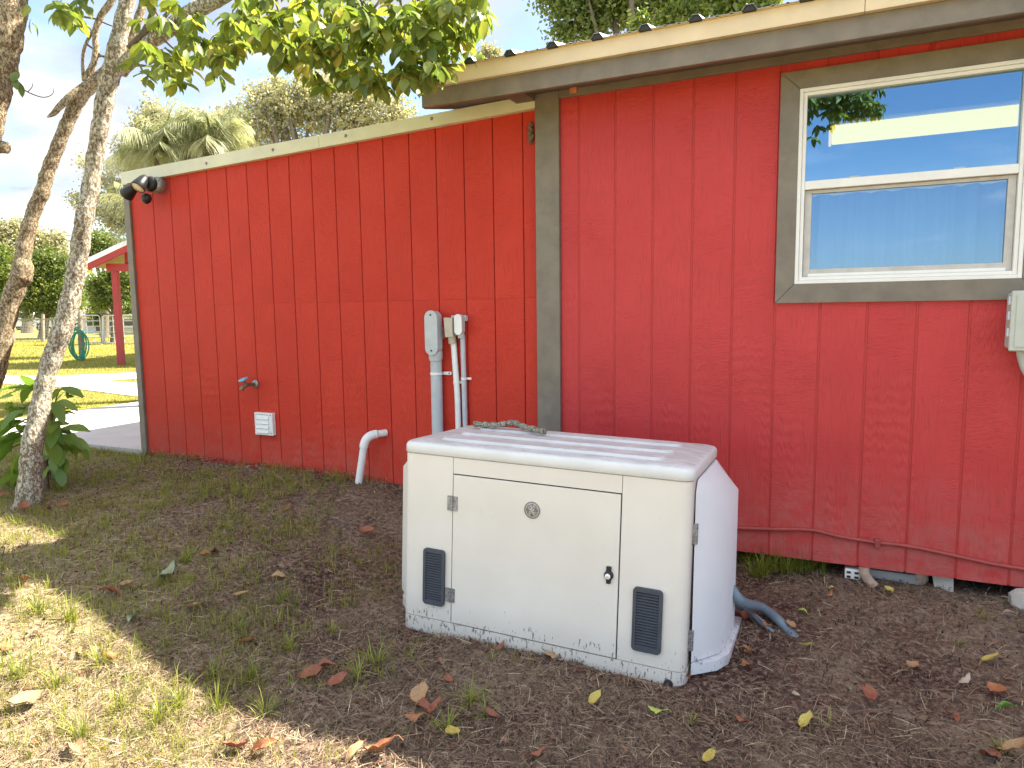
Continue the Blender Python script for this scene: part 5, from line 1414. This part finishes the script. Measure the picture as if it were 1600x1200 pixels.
FALLEN = [
 (263, 903, 'sage', .125, 'large pale grey green fallen leaf in the shade left of the generator'),
 (300, 959, 'tan', .085, 'brown curled leaf just below the big pale green one'),
 (435, 908, 'tan', .07, 'tan leaf in the grass halfway to the generator'),
 (378, 938, 'tan', .07, 'dull tan leaf left of the one halfway to the generator'),
 (388, 917, 'orange', .04, 'small orange scrap of leaf standing in the grass'),
 (386, 1012, 'orange', .075, 'narrow orange leaf beside a grass tuft near the shadow edge'),
 (209, 974, 'sage', .07, 'pale green leaf on the shadow edge at left'),
 (575, 838, 'red', .10, 'dark red leaf against the soil left of the generator top'),
 (335, 868, 'red', .08, 'reddish leaf lying in the shaded grass mid left'),
 (319, 873, 'orange', .06, 'orange leaf touching the reddish one mid left'),
 (172, 935, 'red', .09, 'dark red leaf inside the shade at far left'),
 (200, 918, 'tan', .06, 'small brown leaf above the dark red one at far left'),
 (450, 799, 'red', .06, 'small reddish leaf near the foot of the left wall'),
 (492, 1063, 'red', .095, 'leftmost red brown leaf of the heap by the sunlit edge'),
 (508, 1052, 'red', .085, 'topmost leaf of the red brown heap by the sunlit edge'),
 (528, 1076, 'red', .085, 'rightmost leaf of the red brown heap by the sunlit edge'),
 (566, 1023, 'red', .045, 'tiny red leaf above the grass tuft left of the generator'),
 (658, 1096, 'tan', .09, 'yellow brown leaf on top of the heap below the generator'),
 (663, 1114, 'red', .08, 'red leaf at the left of the heap below the generator'),
 (684, 1118, 'red', .09, 'dark leaf at the right of the heap below the generator'),
 (650, 1130, 'orange', .085, 'long orange leaf under the heap below the generator'),
 (707, 1160, 'yellow', .075, 'upright yellow leaf near the bottom centre'),
 (706, 1176, 'red', .045, 'small pink brown leaf under the upright yellow one'),
 (767, 1122, 'red', .055, 'wine red leaf right of the heap below the generator'),
 (840, 1189, 'red', .075, 'reddish leaf at the bottom edge near the centre'),
 (598, 1186, 'orange', .105, 'sunlit golden leaf at the bottom edge'),
 (556, 1186, 'tan', .08, 'sunlit tan leaf left of the golden one at the bottom edge'),
 (930, 1098, 'yellow', .065, 'yellow brown curled leaf below the right vent'),
 (858, 1032, 'tan', .08, 'tan leaf touching the generator base'),
 (785, 1017, 'red', .05, 'small red leaf touching the generator base'),
 (1075, 1066, 'red', .06, 'pinkish leaf beside the drain hole of the generator'),
 (1112, 1049, 'pale', .075, 'crumpled whitish leaf at the right foot of the generator'),
 (1166, 1048, 'orange', .07, 'curled orange leaf right of the generator foot'),
 (1174, 1028, 'orange', .07, 'crumpled orange leaf behind the curled one right of the generator'),
 (1163, 1020, 'tan', .05, 'small brown leaf touching the crumpled orange one'),
 (1160, 972, 'red', .085, 'dark red leaf in front of the hoses'),
 (1194, 982, 'orange', .075, 'brown orange leaf lying against the ribbed hose'),
 (1233, 987, 'tan', .07, 'tan leaf where the ribbed hose enters the dirt'),
 (1254, 962, 'lime', .045, 'bright yellow green leaf above the end of the hose'),
 (1259, 1018, 'yellow', .07, 'yellow tan leaf on the bare dirt right of the hose end'),
 (1297, 935, 'orange', .055, 'light orange leaf near the footing block'),
 (1385, 928, 'yellow', .06, 'pale yellow leaf in front of the concrete footing block'),
 (1300, 923, 'yellow', .03, 'tiny yellow leaf above the light orange one'),
 (1356, 1097, 'red', .085, 'bright rust red leaf on the right side dirt'),
 (1026, 1119, 'lime', .075, 'yellow green leaf with a curled rim below the generator'),
 (1263, 1138, 'yellow', .07, 'mottled yellow leaf in the lower right dirt'),
 (1243, 1093, 'pale', .045, 'small pale leaf between the mottled yellow one and the generator'),
 (1424, 1053, 'tan', .085, 'brown leaf crossed by a long dry stem at right'),
 (1508, 1069, 'pale', .06, 'cream coloured leaf at right'),
 (1558, 1091, 'orange', .08, 'rust orange leaf near the right edge'),
 (1573, 1114, 'green', .06, 'fresh green leaf near the right edge'),
 (1552, 1041, 'yellow', .075, 'yellow brown leaf in the straw near the right edge'),
 (1545, 1190, 'red', .085, 'dark red leaf at the bottom right corner'),
 (1588, 1183, 'tan', .085, 'brown leaf at the very bottom right corner'),
 (1576, 964, 'pale', .05, 'pale leaf near the stone at the right edge'),
 (1106, 1195, 'yellow', .07, 'vivid yellow leaf cut by the bottom edge'),
 (1158, 1132, 'red', .06, 'reddish leaf in the lower middle dirt'),
 (367, 1183, 'red', .085, 'dark red curled leaf in the sunlit grass at the bottom'),
 (413, 1177, 'orange', .09, 'orange leaf next to the dark red one in the sunlit grass'),
 (41, 916, 'orange', .075, 'orange leaf in the sunlit grass at far left'),
 (12, 1020, 'orange', .07, 'glowing orange leaf at the left edge in the sun'),
 (40, 1112, 'tan', .10, 'large sunlit tan leaf at lower left'),
 (118, 1180, 'tan', .085, 'pale tan leaf in the sunlit grass at the bottom left'),
 (135, 1025, 'tan', .07, 'tan leaf in the middle of the sunlit grass'),
 (175, 1032, 'orange', .06, 'faded orange leaf in the middle of the sunlit grass'),
 (42, 800, 'red', .10, 'rust red leaf heaped against the pale trunk'),
 (75, 802, 'red', .07, 'dark leaf at the right foot of the pale trunk'),
 (100, 795, 'orange', .07, 'orange brown leaf right of the pale trunk foot'),
 (8, 778, 'red', .11, 'dark red leaf left of the pale trunk'),
 (700, 1070, 'red', .05, 'small faded red leaf in front of the generator'),
 (1490, 1130, 'red', .05, 'pinkish dry leaf in the right side straw'),
]
for i, (px, py, kd, sz, lb) in enumerate(FALLEN):
    p = onground(px, py, .004)
    o = bpy.data.objects.new('fallen_leaf', dead(kd, (i * 7 + 3) % 4)); C.objects.link(o)
    o.location = p; o.rotation_euler = (random.uniform(-.6, .6), random.uniform(-.5, .5), random.uniform(0, 6.28)); sz *= 1.04; o.scale = (sz, sz * random.uniform(.8, 1.15), sz * 1.3)
    o.location.z += sz * .12
    tag(o, lb, 'leaf', 'fallen leaves on the dirt')

# ------------------------------------------------------------------ ground cover
strip = (np.array([(0, -.5, 0), (0, .5, 0), (.5, .5, .06), (.5, -.5, .06), (1, .3, 0.0), (1, -.3, 0.0)], float), np.array([(0, 1, 2, 3), (3, 2, 4, 5)]))
blade = (np.array([(-.5, 0, 0), (.5, 0, 0), (.40, .10, .45), (-.40, .10, .45), (.26, .38, .80), (-.26, .38, .80), (.03, .75, 1.0), (-.03, .75, 1.0)], float), np.array([(0, 1, 2, 3), (3, 2, 4, 5), (5, 4, 6, 7)]))
def inside_gen(x, y): return (x > -1.80) & (x < -.32) & (y > -1.21) & (y < -.6)
def inside_obj(x, y):
    house_ = (y > .02) & (x > -4.95) & (x < -1.3)
    slab_ = (y > -.01) & (x < -4.9)
    return inside_gen(x, y) | house_ | slab_
def scatter(n_, x0, x1, y0, y1, rg):
    x = rg.uniform(x0, x1, n_); y = rg.uniform(y0, y1, n_); k = ~inside_obj(x, y); return x[k], y[k]
def vnoise(x, y, s, seed=0):
    rg = np.random.default_rng(seed); G = rg.random((64, 64)); u_ = (x * s) % 63; w_ = (y * s) % 63
    i = u_.astype(int); j = w_.astype(int); fu = u_ - i; fv = w_ - j; fu = fu * fu * (3 - 2 * fu); fv = fv * fv * (3 - 2 * fv)
    return (G[i, j] * (1 - fu) + G[i + 1, j] * fu) * (1 - fv) + (G[i, j + 1] * (1 - fu) + G[i + 1, j + 1] * fu) * fv
def strips(name, n_, region, lmin, lmax, wmin, wmax, mat, seed, tiltv=.25, label='', mask=None, tintf=None):
    rg = np.random.default_rng(seed); x, y = scatter(n_, *region, rg)
    if mask is not None: k = rg.random(len(x)) < mask(x, y); x, y = x[k], y[k]
    z = ground_h(x, y); n2 = len(x)
    a = rg.random(n2) * 6.28; tl = np.abs(rg.normal(0, tiltv, n2))
    d = np.stack([np.cos(a) * np.cos(tl), np.sin(a) * np.cos(tl), np.sin(tl)], -1)
    mt, _p = mats_from(d, rg.normal(0, .5, n2), np.ones(n2), None)
    L_ = rg.uniform(lmin, lmax, n2); W_ = rg.uniform(wmin, wmax, n2)
    mt = mt * np.stack([L_, W_, L_], -1)[:, None, :]
    tint = np.clip(rg.random(n2) ** (1.7 - 1.1 * sunlit_tone(x, y)) if tintf is None else tintf(x, y, rg), 0, 1)  # straw colour lifted too where the sunlit ground is brightened
    o = batch(name, strip, mt, np.stack([x, y, z + rg.uniform(-.001, .010, n2)], -1), mat, tint)
    return tag(o, label, name.replace('_', ' '), kind='stuff')
REG = (-6.6, 3.0, -3.5, .9)
NEAR = (-2.6, 1.6, -3.1, -1.2)
strips('dry_straw', 105000, REG, .02, .085, .0008, .0022, m_straw, 1, .22, 'dry pale straw scattered over the brown dirt')
strips('dry_straw', 60000, NEAR, .012, .065, .0006, .0016, m_straw, 2, .22, 'fine dry straw on the dirt in front of the generator')
strips('litter', 70000, REG, .006, .026, .002, .006, m_chip, 3, .6, 'dark bark chips and leaf crumbs over the dirt')
strips('litter', 30000, NEAR, .004, .013, .0015, .005, m_chip, 4, .35, 'fine dark crumbs on the dirt in front of the generator')

rg = np.random.default_rng(91)
crv, crf = leaf_arrays(dead('red', 1)); q4 = [f for f in crf if len(f) == 4]
crf4 = np.array([list(f) for f in q4])
x, y = scatter(950, -5.2, 2.6, -3.3, .1, rg)
wx = rg.uniform(-4.8, -1.6, 130); wy = rg.uniform(-.09, .0, 130); gx_ = rg.uniform(-1.7, -.3, 70); gy_ = -1.24 - np.abs(rg.normal(0, .03, 70))
x = np.concatenate([x, wx, gx_]); y = np.concatenate([y, wy, gy_]); k = ~inside_obj(x, y); x, y = x[k], y[k]; n2 = len(x)
a = rg.random(n2) * 6.28; d = np.stack([np.cos(a), np.sin(a), rg.normal(0, .4, n2)], -1)
mt, _p = mats_from(d, rg.normal(0, .9, n2), rg.uniform(.012, .042, n2), None)
m_crumb = leafmat('crumbled_leaf', (.13, .045, .028), (.40, .20, .11), (.60, .46, .30), .15, True)
o = batch('leaf_litter', (crv, crf4), mt, np.stack([x, y, ground_h(x, y) + .004], -1), m_crumb, rg.random(n2)); tag(o, 'small crumpled brown leaf pieces strewn over the dirt', 'leaf litter', kind='stuff')

def tufts(name, n_t, per, region, hmin, hmax, mat, seed, label, mask, wid=.0022, tint0=0.0, spreadr=.03):
    rg = np.random.default_rng(seed); x, y = scatter(n_t, *region, rg); k = rg.random(len(x)) < mask(x, y); x, y = x[k], y[k]
    n2 = len(x) * per; ix = np.repeat(np.arange(len(x)), per)
    sc = rg.uniform(.5, 1.25, len(x))[ix]
    ang = rg.random(n2) * 6.28; rr = np.abs(rg.normal(0, spreadr, n2)) * sc
    bx = x[ix] + np.cos(ang) * rr; by = y[ix] + np.sin(ang) * rr
    k = ~inside_obj(bx, by); bx, by, ix, sc, ang = bx[k], by[k], ix[k], sc[k], ang[k]; n2 = len(bx)
    bz = ground_h(bx, by) - .003
    H = rg.uniform(hmin, hmax, n2) * sc; lean = rg.uniform(.1, 1.0, n2)
    a = ang + rg.normal(0, .6, n2)
    ca, sa = np.cos(a - np.pi / 2), np.sin(a - np.pi / 2)
    W_ = wid * rg.uniform(.6, 1.4, n2)
    mt = np.zeros((n2, 3, 3)); mt[:, 0, 0] = ca * W_; mt[:, 1, 0] = sa * W_
    mt[:, 0, 1] = -sa * H * lean; mt[:, 1, 1] = ca * H * lean; mt[:, 2, 2] = H * (1.05 - .5 * lean)
    tint = np.clip(tint0 + rg.random(len(x))[ix] * .55 + rg.random(n2) * .4, 0, 1)
    o = batch(name, blade, mt, np.stack([bx, by, bz], -1), mat, tint)
    return tag(o, label, 'grass', kind='stuff')
def gmask(x, y):
    n1 = vnoise(x + 20, y + 20, 2.1, 1) * .6 + vnoise(x + 20, y + 20, 5.3, 2) * .4
    left = 1 - sstep(-2.4, -.9, x + (y + 1.5) * .55)
    sunny = sunlit_tone(x, y)
    return np.clip((n1 - .48 + left * .15 + sunny * .21) * 3.6, 0, 1) * (left * .93 + .035)
tufts('grass', 15000, 12, (-6.6, 1.8, -3.4, .02), .018, .08, m_grass, 11, 'patchy green and yellow grass growing through the straw', gmask, .0021, .0, .032)
def wmask(x, y): return .35 * (1 - sstep(-3.2, -1.6, x)) * (vnoise(x + 9, y + 9, 3.0, 5) > .4) + .06 * (x < .5)
tufts('grass', 1700, 9, (-4.95, 2.4, -3.4, .02), .012, .04, m_straw, 12, 'short dead grass stubble between the green tufts', lambda x, y: .8 + 0 * x, .0016, .35, .03)
# a few big single tufts, placed where they stand
big = [(735, 1098, 1.0), (590, 1040, 1.1), (560, 1060, .9), (455, 1018, .9), (375, 985, .7), (700, 1140, .8), (760, 1120, .6), (1080, 1130, .4), (290, 880, .8), (440, 940, .8), (520, 990, .7), (280, 1100, 1.1), (60, 960, 1.1), (110, 970, 1.1), (160, 1040, 1.0), (90, 1075, 1.0), (30, 1060, 1.1), (250, 1130, 1.2), (340, 1110, .9), (395, 1060, .9), (330, 1060, .8), (190, 1110, .9), (130, 1150, 1.0), (415, 1120, .9), (60, 780, .8), (90, 770, .9), (20, 760, 1.2), (240, 795, .7), (1565, 1180, .6), (1500, 1010, .4), (1170, 880, 1.5), (1195, 885, 1.4), (1240, 884, 1.9), (1215, 886, 1.8), (1265, 890, 1.5), (1228, 896, 1.4), (1180, 903, 1.2), (1284, 894, 1.0), (1205, 890, 1.8), (1250, 892, 1.5), (1190, 897, 1.3)]
BX = []
rg = np.random.default_rng(77)
for px, py, s in big:
    p = onground(px, py)
    for j in range(int(48 * s)):
        a = rg.random() * 6.28; r_ = abs(rg.normal(0, .02)) * s; BX.append((p[0] + math.cos(a) * r_, p[1] + math.sin(a) * r_, a + rg.normal(0, .5), rg.uniform(.05, .14) * s, rg.uniform(.3, 1.5)))
BX = np.array(BX); n2 = len(BX); ca, sa = np.cos(BX[:, 2] - np.pi / 2), np.sin(BX[:, 2] - np.pi / 2); W_ = .0038; H = BX[:, 3]; ln = BX[:, 4]
mt = np.zeros((n2, 3, 3)); mt[:, 0, 0] = ca * W_; mt[:, 1, 0] = sa * W_; mt[:, 0, 1] = -sa * H * ln; mt[:, 1, 1] = ca * H * ln; mt[:, 2, 2] = H * (1.05 - .5 * ln)
o = batch('grass', blade, mt, np.stack([BX[:, 0], BX[:, 1], ground_h(BX[:, 0], BX[:, 1]) - .003], -1), m_grass, np.clip(rg.random(n2) * .8, 0, 1)); tag(o, 'taller green tufts of grass standing in the dirt', 'grass', kind='stuff')

# lawn beyond the slab: bigger clumps further away
def lawn_far():
    rg = np.random.default_rng(31); P3 = []; n_ = 60000
    px = rg.uniform(-60, 245, n_); t = rg.random(n_); dep = 5.2 * (36 / 5.2) ** t
    pts = np.array([fw + rt * (a - 800) / F_PX for a in px]); pts[:, 2] = 0
    P3 = EYEP[None, :] + pts * dep[:, None]
    x, y = P3[:, 0], P3[:, 1]
    on_slab = (x > -7.78) & (x < -4.9) & (y > -.02)
    def inpoly(x, y, poly):
        ins = np.zeros(len(x), bool); j = len(poly) - 1
        for i in range(len(poly)):
            xi, yi = poly[i]; xj, yj = poly[j]
            c_ = ((yi > y) != (yj > y)) & (x < (xj - xi) * (y - yi) / (yj - yi + 1e-12) + xi); ins ^= c_; j = i
        return ins
    k = ~(on_slab | inpoly(x, y, drive) | (x > -4.95)); x, y, dep = x[k], y[k], dep[k]; n2 = len(x)
    a = rg.random(n2) * 6.28; H = rg.uniform(.02, .045, n2) * (dep / 8) ** .45; W_ = .0030 * (dep / 5) ** 1.0; ln = rg.uniform(.1, 1, n2)
    ca, sa = np.cos(a), np.sin(a); mt = np.zeros((n2, 3, 3)); mt[:, 0, 0] = ca * W_; mt[:, 1, 0] = sa * W_; mt[:, 0, 1] = -sa * H * ln; mt[:, 1, 1] = ca * H * ln; mt[:, 2, 2] = H * (1.05 - .5 * ln)
    o = batch('lawn_grass', blade, mt, np.stack([x, y, ground_h(x, y) - .003], -1), m_lawn, np.clip(vnoise(x + 80, y + 80, .7, 3) * .6 + rg.random(n2) * .5, 0, 1)); tag(o, 'yellow green mown lawn beyond the concrete slab', 'lawn', kind='stuff')
lawn_far()
